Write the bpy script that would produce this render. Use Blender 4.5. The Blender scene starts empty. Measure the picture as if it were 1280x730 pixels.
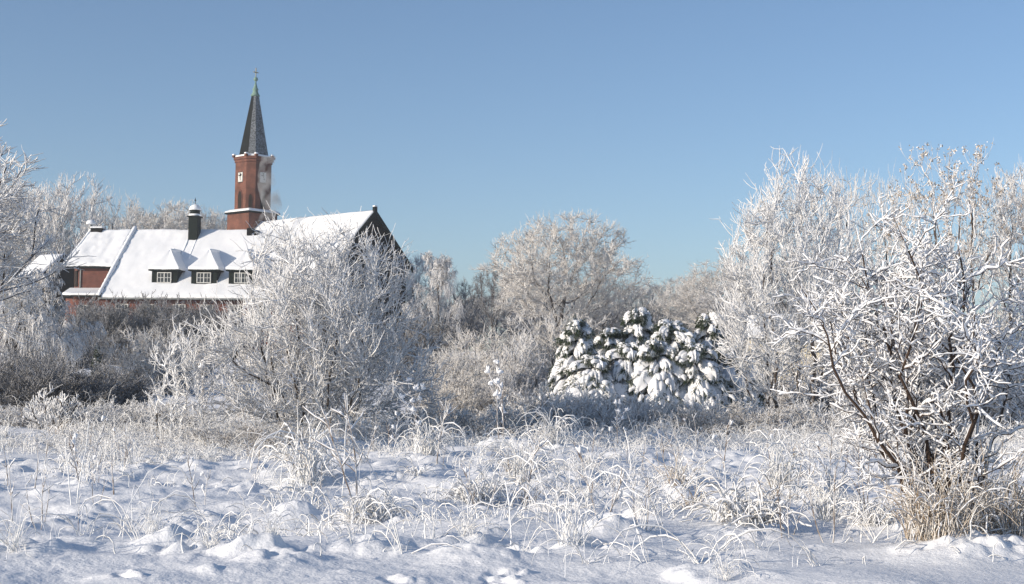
import bpy, bmesh, math, random
import numpy as np
from mathutils import Vector, Matrix, Quaternion

R = math.radians
C = bpy.context.scene.collection
scene = bpy.context.scene

# ------------------------------------------------------------------ camera
F = 1758.0
CAM_Z = 1.65
PITCH = math.atan(105.0 / F)
ROLL = R(0.8)
CAM_M = Matrix.Rotation(math.pi / 2 + PITCH, 3, 'X') @ Matrix.Rotation(ROLL, 3, 'Z')
CAM_P = Vector((0, 0, CAM_Z))


def ray(px, py):
    return CAM_M @ Vector(((px - 640) / F, -(py - 365) / F, -1.0))


def at(px, py, Y):
    d = ray(px, py)
    return CAM_P + d * (Y / d.y)


# ------------------------------------------------------------------ noise and terrain
_rs = np.random.RandomState(5)
_TAB = _rs.rand(256, 256)


def vnoise(x, y):
    x = np.asarray(x, float); y = np.asarray(y, float)
    xi = np.floor(x).astype(int); yi = np.floor(y).astype(int)
    fx = x - xi; fy = y - yi
    fx = fx * fx * fx * (fx * (fx * 6 - 15) + 10); fy = fy * fy * fy * (fy * (fy * 6 - 15) + 10)
    a = _TAB[xi & 255, yi & 255]; b = _TAB[(xi + 1) & 255, yi & 255]
    c = _TAB[xi & 255, (yi + 1) & 255]; d = _TAB[(xi + 1) & 255, (yi + 1) & 255]
    return (a * (1 - fx) + b * fx) * (1 - fy) + (c * (1 - fx) + d * fx) * fy - 0.5


def smooth(a, b, x):
    t = np.clip((x - a) / (b - a), 0, 1)
    return t * t * (3 - 2 * t)


MOUNDS = []      # x, y, height, radius


def gh0(x, y):
    x = np.asarray(x, float); y = np.asarray(y, float)
    r = np.hypot(x, y)
    z = 3.0 * smooth(48, 98, y) + 1.0 * smooth(98, 150, y)
    z = z + 0.5 * vnoise(x / 9 + 3, y / 9) * smooth(8, 30, r)
    z = z + 0.20 * vnoise(x / 3.4, y / 2.6 + 40)
    z = z + 0.07 * vnoise(x / 1.3 + 7, y / 0.9 + 11)
    m = np.clip(vnoise(x / 5 + 60, y / 5) * 2 + 0.55, 0, 1)
    rough = np.clip(vnoise(x / 0.42 + 20, y / 0.38 + 9) + 0.02, 0, 1)
    z = z + 0.20 * rough * m * smooth(15, 24, y)
    z = z + (.35 + .65 * smooth(12, 18, y)) * 0.05 * vnoise(x / 0.24 + 1, y / 0.24 + 3) * m + 0.07 * vnoise(x / 0.6 + 14, y / 0.5 + 8) * np.clip(m + .2, 0, 1)
    z = z + 0.009 * vnoise(x / 0.085, y / 0.085) * (.3 + m) + 0.014 * vnoise(x / .33 + 4, y / .2 + 2) * (1 - m)
    # soft near-field drift
    z = z + 0.10 * vnoise(x / 3.5 + 31, y / 1.6 + 17) * (1 - smooth(14, 22, y))
    return z


def gh(x, y):
    x = np.asarray(x, float); y = np.asarray(y, float)
    z = gh0(x, y)
    wx = x + .22 * vnoise(x * 2.3 + 5, y * 2.3); wy = y + .22 * vnoise(x * 2.3 + 77, y * 2.3 + 31)
    for (mx, my, h, rad) in MOUNDS:
        k = np.nonzero((np.abs(x - mx) < rad * 3 + .2) & (np.abs(y - my) < rad * 3 + .2))
        if len(k[0]):
            d2 = ((wx[k] - mx) ** 2 + ((wy[k] - my) * 1.15) ** 2) / (rad * rad)
            z[k] += h * np.exp(-d2 ** 1.4) * (1 + .5 * vnoise(x[k] * 9 + mx * 7, y[k] * 9))
    return z


def ghs(x, y):
    return float(gh(np.array([x]), np.array([y]))[0])


def gp(px, py):
    d = ray(px, py)
    t = np.arange(5.0, 70.0, 0.03) / d.y
    X = CAM_P.x + d.x * t; Yv = CAM_P.y + d.y * t; Z = CAM_P.z + d.z * t
    below = np.nonzero(Z < gh0(X, Yv))[0]
    i = below[0] if len(below) else len(t) - 1
    return Vector((X[i], Yv[i], Z[i]))


# ------------------------------------------------------------------ materials
def new_mat(name):
    m = bpy.data.materials.new(name); m.use_nodes = True
    nt = m.node_tree
    return m, nt, nt.nodes['Principled BSDF']


def snow_mat(name, col=(0.86, 0.87, 0.88), bump=0.25, scale=30.0, rough=0.65):
    m, nt, b = new_mat(name)
    b.inputs['Roughness'].default_value = rough
    b.inputs['Specular IOR Level'].default_value = 0.25
    tc = nt.nodes.new('ShaderNodeTexCoord')
    n1 = nt.nodes.new('ShaderNodeTexNoise'); n1.inputs['Scale'].default_value = scale; n1.inputs['Detail'].default_value = 6
    n2 = nt.nodes.new('ShaderNodeTexNoise'); n2.inputs['Scale'].default_value = scale * 0.07; n2.inputs['Detail'].default_value = 3
    nt.links.new(tc.outputs['Object'], n1.inputs['Vector']); nt.links.new(tc.outputs['Object'], n2.inputs['Vector'])
    r = nt.nodes.new('ShaderNodeValToRGB')
    r.color_ramp.elements[0].position = 0.3; r.color_ramp.elements[1].position = 0.7
    r.color_ramp.elements[0].color = (col[0] * .94, col[1] * .95, col[2] * .96, 1); r.color_ramp.elements[1].color = (*col, 1)
    nt.links.new(n2.outputs['Fac'], r.inputs['Fac']); nt.links.new(r.outputs['Color'], b.inputs['Base Color'])
    bp = nt.nodes.new('ShaderNodeBump'); bp.inputs['Strength'].default_value = bump; bp.inputs['Distance'].default_value = 0.02
    nt.links.new(n1.outputs['Fac'], bp.inputs['Height']); nt.links.new(bp.outputs['Normal'], b.inputs['Normal'])
    return m


def frost_mat(name, bark, frost, lo, hi, noise_amp=0.9, noise_scale=6.0):
    """Bark whose upper sides carry rime or snow, in patches."""
    m, nt, b = new_mat(name)
    b.inputs['Roughness'].default_value = 0.7
    b.inputs['Specular IOR Level'].default_value = 0.2
    g = nt.nodes.new('ShaderNodeNewGeometry'); sp = nt.nodes.new('ShaderNodeSeparateXYZ')
    nt.links.new(g.outputs['Normal'], sp.inputs['Vector'])
    tc = nt.nodes.new('ShaderNodeTexCoord')
    n = nt.nodes.new('ShaderNodeTexNoise'); n.inputs['Scale'].default_value = noise_scale; n.inputs['Detail'].default_value = 4
    nt.links.new(tc.outputs['Object'], n.inputs['Vector'])
    ma = nt.nodes.new('ShaderNodeMath'); ma.operation = 'MULTIPLY_ADD'
    ma.inputs[1].default_value = noise_amp * 2; ma.inputs[2].default_value = -noise_amp
    nt.links.new(n.outputs['Fac'], ma.inputs[0])
    ad = nt.nodes.new('ShaderNodeMath'); ad.operation = 'ADD'
    nt.links.new(sp.outputs['Z'], ad.inputs[0]); nt.links.new(ma.outputs[0], ad.inputs[1])
    mr = nt.nodes.new('ShaderNodeMapRange'); mr.interpolation_type = 'SMOOTHSTEP'
    mr.inputs['From Min'].default_value = lo; mr.inputs['From Max'].default_value = hi
    nt.links.new(ad.outputs[0], mr.inputs['Value'])
    mx = nt.nodes.new('ShaderNodeMix'); mx.data_type = 'RGBA'
    mx.inputs[6].default_value = (*bark, 1); mx.inputs[7].default_value = (*frost, 1)
    nt.links.new(mr.outputs['Result'], mx.inputs[0])
    nt.links.new(mx.outputs[2], b.inputs['Base Color'])
    return m


def noisy_mat(name, a, b_, scale=4.0, rough=0.8, metallic=0.0):
    m, nt, b = new_mat(name)
    b.inputs['Specular IOR Level'].default_value = 0.12; b.inputs['Roughness'].default_value = rough; b.inputs['Metallic'].default_value = metallic
    tc = nt.nodes.new('ShaderNodeTexCoord')
    n = nt.nodes.new('ShaderNodeTexNoise'); n.inputs['Scale'].default_value = scale; n.inputs['Detail'].default_value = 6
    nt.links.new(tc.outputs['Object'], n.inputs['Vector'])
    r = nt.nodes.new('ShaderNodeValToRGB')
    r.color_ramp.elements[0].position = 0.35; r.color_ramp.elements[1].position = 0.65
    r.color_ramp.elements[0].color = (*a, 1); r.color_ramp.elements[1].color = (*b_, 1)
    nt.links.new(n.outputs['Fac'], r.inputs['Fac']); nt.links.new(r.outputs['Color'], b.inputs['Base Color'])
    return m


def brick_mat(name, c1, c2, mortar):
    m, nt, b = new_mat(name)
    b.inputs['Roughness'].default_value = 0.9
    tc = nt.nodes.new('ShaderNodeTexCoord')
    sp = nt.nodes.new('ShaderNodeSeparateXYZ'); cb = nt.nodes.new('ShaderNodeCombineXYZ')
    ad = nt.nodes.new('ShaderNodeMath'); ad.operation = 'ADD'
    nt.links.new(tc.outputs['Object'], sp.inputs['Vector'])
    nt.links.new(sp.outputs['X'], ad.inputs[0]); nt.links.new(sp.outputs['Y'], ad.inputs[1])
    nt.links.new(ad.outputs[0], cb.inputs['X']); nt.links.new(sp.outputs['Z'], cb.inputs['Y'])
    br = nt.nodes.new('ShaderNodeTexBrick')
    br.inputs['Scale'].default_value = 1.0
    br.inputs['Brick Width'].default_value = 0.26; br.inputs['Row Height'].default_value = 0.085
    br.inputs['Mortar Size'].default_value = 0.008
    br.inputs['Color1'].default_value = (*c1, 1); br.inputs['Color2'].default_value = (*c2, 1); br.inputs['Mortar'].default_value = (*mortar, 1)
    nt.links.new(cb.outputs['Vector'], br.inputs['Vector'])
    n = nt.nodes.new('ShaderNodeTexNoise'); n.inputs['Scale'].default_value = 1.3; n.inputs['Detail'].default_value = 7
    nt.links.new(tc.outputs['Object'], n.inputs['Vector'])
    mr = nt.nodes.new('ShaderNodeMapRange'); mr.inputs['To Min'].default_value = 0.6; mr.inputs['To Max'].default_value = 1.25
    mr.inputs['From Min'].default_value = 0.3; mr.inputs['From Max'].default_value = 0.7
    nt.links.new(n.outputs['Fac'], mr.inputs['Value'])
    mx = nt.nodes.new('ShaderNodeVectorMath'); mx.operation = 'SCALE'
    nt.links.new(br.outputs['Color'], mx.inputs[0]); nt.links.new(mr.outputs['Result'], mx.inputs['Scale'])
    nt.links.new(mx.outputs['Vector'], b.inputs['Base Color'])
    return m


FROST = (0.80, 0.80, 0.80)
M = {}
M['ground'] = snow_mat('ground_snow', (0.86, 0.87, 0.89), 0.6, 26.0)
M['snow'] = snow_mat('snow', (0.87, 0.87, 0.88), 0.2, 14.0)
M['roofsnow'] = snow_mat('roof_snow', (0.86, 0.87, 0.88), 0.3, 5.0)
M['rime'] = frost_mat('rime_twigs', (0.20, 0.17, 0.145), (0.86, 0.86, 0.86), -1.2, -0.2, 0.75, 5.0)
M['rime_thin'] = frost_mat('thin_rime_twigs', (0.20, 0.175, 0.16), (0.84, 0.83, 0.82), -1.1, 0.1, 0.85, 1.3)
M['rime_warm'] = frost_mat('warm_rime_twigs', (0.22, 0.18, 0.145), (0.83, 0.81, 0.78), -1.05, 0.1, 0.9, 2.5)
M['rime_dark'] = frost_mat('shade_darkened_rime_twigs', (0.06, 0.057, 0.055), (0.44, 0.44, 0.45), -0.7, 0.6, 0.8, 1.2)  # bark and frost darkened, putting the shrubs' shade into the colour
M['bark'] = frost_mat('snowy_bark', (0.075, 0.058, 0.046), (0.82, 0.82, 0.83), -0.05, 0.6, 0.7, 7.0)
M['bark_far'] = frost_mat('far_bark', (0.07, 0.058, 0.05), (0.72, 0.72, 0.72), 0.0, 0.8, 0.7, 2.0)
M['bark_wet'] = frost_mat('dark_wet_bark', (0.055, 0.036, 0.026), (0.82, 0.82, 0.83), 0.2, 0.7, 0.5, 14.0)
M['grass'] = frost_mat('frosted_grass_blades', (0.38, 0.31, 0.23), (0.86, 0.86, 0.85), -1.15, -0.25, 0.85, 6.0)
M['straw'] = frost_mat('dry_straw_blades', (0.31, 0.225, 0.14), (0.78, 0.75, 0.70), -0.6, 0.55, 0.95, 9.0)
M['stalk'] = frost_mat('brown_stalks', (0.15, 0.10, 0.065), (0.80, 0.80, 0.80), -0.4, 0.5, 0.9, 11.0)
M['oakleaf'] = frost_mat('brown_oak_leaves', (0.36, 0.28, 0.20), (0.80, 0.78, 0.75), -0.5, 0.5, 0.8, 3.0)
M['needle'] = frost_mat('spruce_needles', (0.035, 0.055, 0.025), (0.72, 0.74, 0.72), 0.35, 1.1, 0.7, 6.0)
M['brick'] = brick_mat('red_brick', (0.15, 0.042, 0.025), (0.11, 0.032, 0.02), (0.16, 0.09, 0.07))
M['tbrick'] = brick_mat('tower_brick', (0.175, 0.060, 0.034), (0.125, 0.042, 0.025), (0.17, 0.10, 0.075))
M['slate'] = noisy_mat('dark_slate', (0.008, 0.010, 0.010), (0.015, 0.017, 0.016), 6, 0.9)
M['slate_frost'] = noisy_mat('frosted_slate', (0.025, 0.028, 0.03), (0.26, 0.28, 0.30), 9, 0.8)
M['dark_shade_wood'] = noisy_mat('dark_wood_with_shade', (0.006, 0.006, 0.006), (0.013, 0.012, 0.011), 3, 0.95)  # near black; on the nave gable the colour includes its shade
M['greenwood'] = noisy_mat('dark_green_paint', (0.006, 0.010, 0.008), (0.011, 0.017, 0.013), 5, 0.8)
M['copper'] = noisy_mat('green_copper', (0.13, 0.22, 0.18), (0.22, 0.32, 0.27), 6, 0.6)
M['gold'] = noisy_mat('dull_gilt', (0.30, 0.22, 0.09), (0.42, 0.32, 0.15), 9, 0.45, 0.6)
M['white'] = noisy_mat('white_paint', (0.50, 0.50, 0.47), (0.62, 0.62, 0.59), 3, 0.6)
M['black'] = noisy_mat('black_paint', (0.012, 0.012, 0.012), (0.02, 0.02, 0.02), 5, 0.5)
M['louvre'] = noisy_mat('dark_louvre', (0.02, 0.015, 0.012), (0.035, 0.026, 0.02), 5, 0.8)
M['cream'] = noisy_mat('cream_render', (0.62, 0.54, 0.36), (0.68, 0.60, 0.42), 2, 0.9)
M['pipe'] = noisy_mat('zinc', (0.16, 0.17, 0.17), (0.22, 0.23, 0.23), 4, 0.5, 0.5)
mg, nt, b = new_mat('window_glass')
b.inputs['Base Color'].default_value = (0.03, 0.035, 0.04, 1); b.inputs['Roughness'].default_value = 0.08
M['glass'] = mg


# ------------------------------------------------------------------ mesh building
def link(o, parent=None):
    C.objects.link(o)
    if parent is not None:
        o.parent = parent
    return o


def np_mesh(name, V, Fq, mat, smooth_sh=True):
    """V (n,3), Fq list of (m,k) index arrays with k = 3 or 4"""
    me = bpy.data.meshes.new(name)
    Fq = [f for f in Fq if len(f)]
    nl = sum(f.size for f in Fq); nf = sum(len(f) for f in Fq)
    me.vertices.add(len(V)); me.vertices.foreach_set('co', np.ascontiguousarray(V, dtype=np.float32).ravel())
    me.loops.add(nl); me.loops.foreach_set('vertex_index', np.concatenate([f.ravel() for f in Fq]).astype(np.int32))
    me.polygons.add(nf)
    tot = np.concatenate([np.full(len(f), f.shape[1]) for f in Fq]); st = np.concatenate([[0], np.cumsum(tot)[:-1]])
    me.polygons.foreach_set('loop_start', st.astype(np.int32))
    if smooth_sh:
        me.polygons.foreach_set('use_smooth', np.ones(nf, dtype=bool))
    me.materials.append(mat)
    me.update(calc_edges=True)
    return me


class Tubes:
    """collects swept polylines and turns them into one mesh"""
    def __init__(self):
        self.V = []; self.Q = []; self.T = []; self.n = 0

    def add(self, P, Rad, k=3, flat=1.0, tip=True, rng=None, lump=0.0):
        N, S, _ = P.shape
        if N == 0: return
        T = np.gradient(P, axis=1)
        T /= np.linalg.norm(T, axis=2, keepdims=True) + 1e-9
        ref = np.tile(np.array([0., 0., 1.]), (N, 1))
        vert = np.abs(T[:, 0, 2]) > 0.9
        ref[vert] = np.array([1., 0.13, 0.])
        A = np.cross(T, ref[:, None, :]); A /= np.linalg.norm(A, axis=2, keepdims=True) + 1e-9
        B = np.cross(A, T)
        ang = np.arange(k) * 2 * math.pi / k + 0.3
        rad = Rad
        if lump and rng is not None:
            rad = Rad * (1 + lump * rng.uniform(-1, 1, Rad.shape))
        V = P[:, :, None, :] + rad[:, :, None, None] * (np.cos(ang)[None, None, :, None] * A[:, :, None, :] + flat * np.sin(ang)[None, None, :, None] * B[:, :, None, :])
        idx = np.arange(N * S * k).reshape(N, S, k) + self.n
        a = idx[:, :-1, :]; b_ = np.roll(idx, -1, axis=2)[:, :-1, :]
        c = np.roll(idx, -1, axis=2)[:, 1:, :]; d = idx[:, 1:, :]
        self.V.append(V.reshape(-1, 3)); self.Q.append(np.stack([a, b_, c, d], -1).reshape(-1, 4))
        self.n += N * S * k
        if tip and k > 3:
            for s, rev in ((0, True), (S - 1, False)):
                ring = idx[:, s, :]
                cen = P[:, s, :] + T[:, s, :] * (rad[:, s] * (0.6 if not rev else -0.6))[:, None]
                ci = np.arange(N) + self.n
                self.V.append(cen); self.n += N
                r2 = np.roll(ring, -1, axis=1)
                tri = np.stack([ring, r2, np.repeat(ci[:, None], k, 1)], -1) if not rev else np.stack([r2, ring, np.repeat(ci[:, None], k, 1)], -1)
                self.T.append(tri.reshape(-1, 3))

    def quads(self, V4):
        n = len(V4)
        self.V.append(V4.reshape(-1, 3)); self.Q.append(np.arange(n * 4).reshape(n, 4) + self.n); self.n += n * 4

    def mesh(self, name, mat):
        return np_mesh(name, np.concatenate(self.V), self.Q + self.T, mat)


def norm(v):
    return v / (np.linalg.norm(v, axis=-1, keepdims=True) + 1e-9)


def grow(rng, P0, D0, L, nseg, wander=0.12, up=0.0, upgain=0.0, zig=0.0, kink=0.0):
    N = len(P0)
    P = np.zeros((N, nseg + 1, 3)); P[:, 0] = P0
    d = norm(D0)
    step = (L / nseg)[:, None]
    upv = np.array([0, 0, 1.0])
    for s in range(nseg):
        d = norm(d + wander * rng.standard_normal((N, 3)) + (up + upgain * s / nseg) * upv)
        if kink and s >= nseg * .35:
            kk = (rng.random(N) < kink)[:, None]
            d = np.where(kk, norm(d + 1.3 * rng.standard_normal((N, 3)) - [0, 0, .9]), d)
        if zig:
            P[:, s + 1] = P[:, s] + step * norm(d + zig * rng.standard_normal((N, 3)))
        else:
            P[:, s + 1] = P[:, s] + step * d
    return P


def taper(N, S, r0, r1, p=1.0):
    t = np.linspace(0, 1, S)[None, :] ** p
    r0 = np.broadcast_to(np.asarray(r0, float), (N,))[:, None]; r1 = np.broadcast_to(np.asarray(r1, float), (N,))[:, None]
    return r0 * (1 - t) + r1 * t


def spawn(rng, P, Rd, n, trange=(0.25, 1.0), ang=(35, 65), upbias=0.0, tip=True):
    N, S, _ = P.shape
    cnt = np.full(N, int(n)) + (rng.random(N) < (n - int(n)))
    par = np.repeat(np.arange(N), cnt)
    t = rng.uniform(trange[0], trange[1], len(par))
    f = t * (S - 1); i = np.minimum(f.astype(int), S - 2); fr = (f - i)[:, None]
    pos = P[par, i] * (1 - fr) + P[par, i + 1] * fr
    tan = norm(P[par, i + 1] - P[par, i])
    rad = Rd[par, i] * (1 - fr[:, 0]) + Rd[par, i + 1] * fr[:, 0]
    rv = rng.standard_normal((len(par), 3))
    perp = norm(rv - (rv * tan).sum(1, keepdims=True) * tan)
    a = np.radians(rng.uniform(ang[0], ang[1], len(par)))[:, None]
    d = np.cos(a) * tan + np.sin(a) * perp
    d[:, 2] += upbias
    plen = np.linalg.norm(np.diff(P, axis=1), axis=2).sum(1)[par]
    return pos, norm(d), rad, t, plen, par


def snow_on(rng, tb, P, Rd, thick, keep=0.8, k=5, flat=0.8, lift=.55):
    """lumpy ridges of snow lying along the upper side of branches"""
    N, S, _ = P.shape
    sel = rng.random(N) < keep
    P = P[sel]; Rd = Rd[sel]
    if len(P) == 0: return
    # resample finer
    S2 = (S - 1) * 2 + 1
    f = np.linspace(0, S - 1, S2); i = np.minimum(f.astype(int), S - 2); fr = (f - i)
    P2 = P[:, i] * (1 - fr)[None, :, None] + P[:, i + 1] * fr[None, :, None]
    R2 = Rd[:, i] * (1 - fr)[None, :] + Rd[:, i + 1] * fr[None, :]
    T = norm(np.gradient(P2, axis=1)); hz = np.sqrt(np.clip(1 - T[:, :, 2] ** 2, 0, 1))
    rad = thick * (0.35 + 0.65 * hz) * rng.uniform(0.55, 1.35, R2.shape) * rng.uniform(0.7, 1.25, (len(P2), 1))
    gaps = rng.random(R2.shape) < 0.12
    rad = np.where(gaps, rad * 0.25, rad)
    rad[:, 0] *= 0.3; rad[:, -1] *= 0.3; rad[:, -2] *= 0.75
    P2 = P2.copy(); P2[:, :, 2] += R2 * 0.7 + rad * lift
    tb.add(P2, rad, k, flat)


def tag(o, label=None, cat=None, group=None, kind=None):
    if label: o['label'] = label
    if cat: o['category'] = cat
    if group: o['group'] = group
    if kind: o['kind'] = kind
    return o


def empty(name, loc=(0, 0, 0), rz=0.0):
    o = bpy.data.objects.new(name, None); C.objects.link(o)
    o.empty_display_size = 0.3
    o.location = loc; o.rotation_euler = (0, 0, rz)
    return o


def part(name, mesh, parent):
    return link(bpy.data.objects.new(name, mesh), parent)


def place(name, parts, loc, rz, sc, label, cat, group=None):
    """a thing with its own Empty; parts is [(part name, shared mesh)]"""
    o = empty(name, loc, rz)
    o.scale = sc if hasattr(sc, '__len__') else (sc, sc, sc)
    for pn, me in parts:
        part(pn, me, o)
    return tag(o, label, cat, group)


# ------------------------------------------------------------------ plant generators
def gen_tree(seed, H=10.0, spread=0.55, limbs=14, sub=8, subsub=8, twig=6, trunk_r=0.16, tw_r=0.014, up=0.05,
             droop=0.0, mats=('bark_far', 'rime_thin'), first=0.22, weep=0.0, leaves=0, trunk_f=.82, trunk_wander=0.05, lvl3=True, wide=1.0):
    rng = np.random.default_rng(seed)
    wood = Tubes(); tw = Tubes()
    P0 = grow(rng, np.zeros((1, 3)) - [[0, 0, 0.3]], np.array([[0, 0, 1.0]]), np.array([H * trunk_f]), 9, trunk_wander, 0.05)
    R0 = taper(1, 10, trunk_r, 0.03, 0.8); wood.add(P0, R0, 7)
    pos, d, rad, t, pl, _ = spawn(rng, P0, R0, limbs, (first, 1.0), (28, 62), 0.12)
    L = H * spread * (0.45 + 0.75 * (1 - t)) * rng.uniform(0.75, 1.15, len(t)) * wide
    P1 = grow(rng, pos, d, L, 7, 0.10, up, -droop); R1 = taper(len(P1), 8, np.minimum(rad * 0.75, trunk_r * 0.55), 0.02); wood.add(P1, R1, 5)
    pos, d, rad, t, pl, _ = spawn(rng, P1, R1, sub, (0.15, 1.0), (28, 62), 0.10)
    L = pl * (0.62 - 0.32 * t) * rng.uniform(0.6, 1.2, len(t))
    P2 = grow(rng, pos, d, L, 5, 0.13, up, -droop - weep * 0.3); R2 = taper(len(P2), 6, np.minimum(rad * 0.65, 0.05), tw_r * 1.1); wood.add(P2, R2, 4, tip=False)
    pos, d, rad, t, pl, _ = spawn(rng, P2, R2, subsub, (0.1, 1.0), (22, 60), 0.06)
    L = np.maximum(pl * (0.55 - 0.2 * t) * rng.uniform(0.6, 1.3, len(t)), H * 0.03)
    P3 = grow(rng, pos, d, L, 4, 0.15, up - weep, -droop - weep); R3 = taper(len(P3), 5, np.minimum(rad * 0.8, tw_r * 1.4), tw_r * 0.8); tw.add(P3, R3, 3, rng=rng, lump=0.3)
    if twig:
        pos, d, rad, t, pl, _ = spawn(rng, P3, R3, twig, (0.1, 1.0), (20, 55), 0.04)
        L = np.maximum(pl * rng.uniform(0.4, 0.9, len(t)), H * 0.02)
        if weep: L = L * 1.6
        P4 = grow(rng, pos, d, L, 3, 0.16, up - weep * 1.3, -weep); R4 = taper(len(P4), 4, tw_r, tw_r * 0.6); tw.add(P4, R4, 3, rng=rng, lump=0.35)
    out = [('trunk', wood.mesh('trunk', M[mats[0]])), ('crown', tw.mesh('crown', M[mats[1]]))]
    if leaves:
        lf = Tubes()
        src = P3[P3[:, -1, 2] > H * 0.45]
        ii = rng.integers(0, len(src), leaves)
        base = src[ii, rng.integers(2, 5, leaves)] + rng.normal(0, 0.05, (leaves, 3))
        u = norm(rng.standard_normal((leaves, 3))); v = norm(np.cross(u, rng.standard_normal((leaves, 3))))
        s = rng.uniform(0.03, 0.07, (leaves, 1))
        lf.quads(np.stack([base - u * s, base + v * s * 0.6, base + u * s, base - v * s * 0.6], 1))
        out.append(('leaves', lf.mesh('leaves', M['oakleaf'])))
    return out


def gen_bush(seed, H=5.0, W=3.0, stems=40, sub_ang=(20, 60), sub_len=.5, sub_tap=.56, sub=13, twig=8, fine=2, tw_r=0.011, base_r=0.5, stem_r=0.03, ang=(5, 78), droop=0.12,
             mats=('bark', 'rime'), snow=0.0, upt=0.10, pw=0.7, wander=0.12, base_z=0.0, zvar=0.0, trunk=0.0, lo=.72):
    rng = np.random.default_rng(seed)
    wood = Tubes(); tw = Tubes(); sn = Tubes()
    az = rng.uniform(0, 2 * math.pi, stems)
    pol = np.radians(ang[0] + (ang[1] - ang[0]) * rng.random(stems) ** pw)
    D = np.stack([np.sin(pol) * np.cos(az), np.sin(pol) * np.sin(az), np.cos(pol)], 1)
    rr = base_r * np.sqrt(rng.random(stems))
    S0 = np.stack([rr * np.cos(az), rr * np.sin(az), np.full(stems, -0.12) + base_z + zvar * rng.uniform(-.6, 1, stems) * (pol < 1.2)], 1)
    if trunk:
        PT = grow(rng, np.array([[0, 0, -.4]]), np.array([[0, 0, 1.]]), np.array([base_z + zvar + .4]), 6, .03, .05); wood.add(PT, taper(1, 7, trunk * 1.2, trunk * .5, .6), 8)
    # ellipsoid envelope length
    L = 1.0 / np.sqrt((np.sin(pol) / W) ** 2 + (np.cos(pol) / H) ** 2) * rng.uniform(lo, 1.05, stems)
    P0 = grow(rng, S0, D, L, 9, wander, 0.06, -droop); R0 = taper(stems, 10, stem_r * rng.uniform(0.6, 1.2, stems), tw_r); wood.add(P0, R0, 5)
    pos, d, rad, t, pl, _ = spawn(rng, P0, R0, sub, (0.14, 1.0), sub_ang, 0.05)
    Ls = pl * sub_len * (1 - sub_tap * t) * rng.uniform(0.55, 1.25, len(t))
    P1 = grow(rng, pos, d, Ls, 6, wander * 1.2, upt * 0.5, -droop * 0.5); R1 = taper(len(P1), 7, np.minimum(rad * 0.75, stem_r * 0.5), tw_r * 0.9); tw.add(P1, R1, 4, tip=False, rng=rng, lump=0.2)
    pos, d, rad, t, pl, _ = spawn(rng, P1, R1, twig, (0.08, 1.0), (20, 55), 0.03)
    Ls = np.maximum(pl * rng.uniform(0.3, 0.75, len(t)), 0.08 * H * rng.uniform(0.6, 1.2, len(t)))
    P2 = grow(rng, pos, d, Ls, 5, wander * 1.3, upt); R2 = taper(len(P2), 6, np.minimum(rad, tw_r * 1.15), tw_r * 0.65); tw.add(P2, R2, 3, rng=rng, lump=0.3)
    if fine:
        pos, d, rad, t, pl, _ = spawn(rng, P2, R2, fine, (0.15, 1.0), (25, 60), 0.03)
        Ls = pl * rng.uniform(0.25, 0.6, len(t))
        P3 = grow(rng, pos, d, Ls, 3, wander * 1.3, upt); R3 = taper(len(P3), 4, tw_r * 0.9, tw_r * 0.6); tw.add(P3, R3, 3, rng=rng, lump=0.3)
    out = [('branch_frame', wood.mesh('branch_frame', M[mats[0]])), ('twig_mass', tw.mesh('twig_mass', M[mats[1]]))]
    if snow:
        snow_on(rng, sn, P1, R1, snow, 0.5); snow_on(rng, sn, P2, R2, snow * 0.8, 0.35)
        out.append(('snow_load', sn.mesh('snow_load', M['snow'])))
    return out


def gen_dome(seed, H=10.0, W=5.0, cb=.16, stems=34, sub=13, twig=8, fine=2.2, tw_r=.017, mats=('bark_far', 'rime_warm'), trunk_r=.24, ang=(4, 88)):
    parts = gen_bush(seed, H * (1 - cb), W, stems=stems, sub=sub, twig=twig, fine=fine, tw_r=tw_r, base_r=.12, stem_r=trunk_r * .42, ang=ang, droop=.03, mats=mats,
                     upt=.08, pw=.62, wander=.10, sub_ang=(18, 52), sub_len=.36, sub_tap=.25, base_z=H * cb, zvar=.10 * H, trunk=trunk_r, lo=.66)
    return [('trunk', parts[0][1]), ('crown', parts[1][1])]


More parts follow.
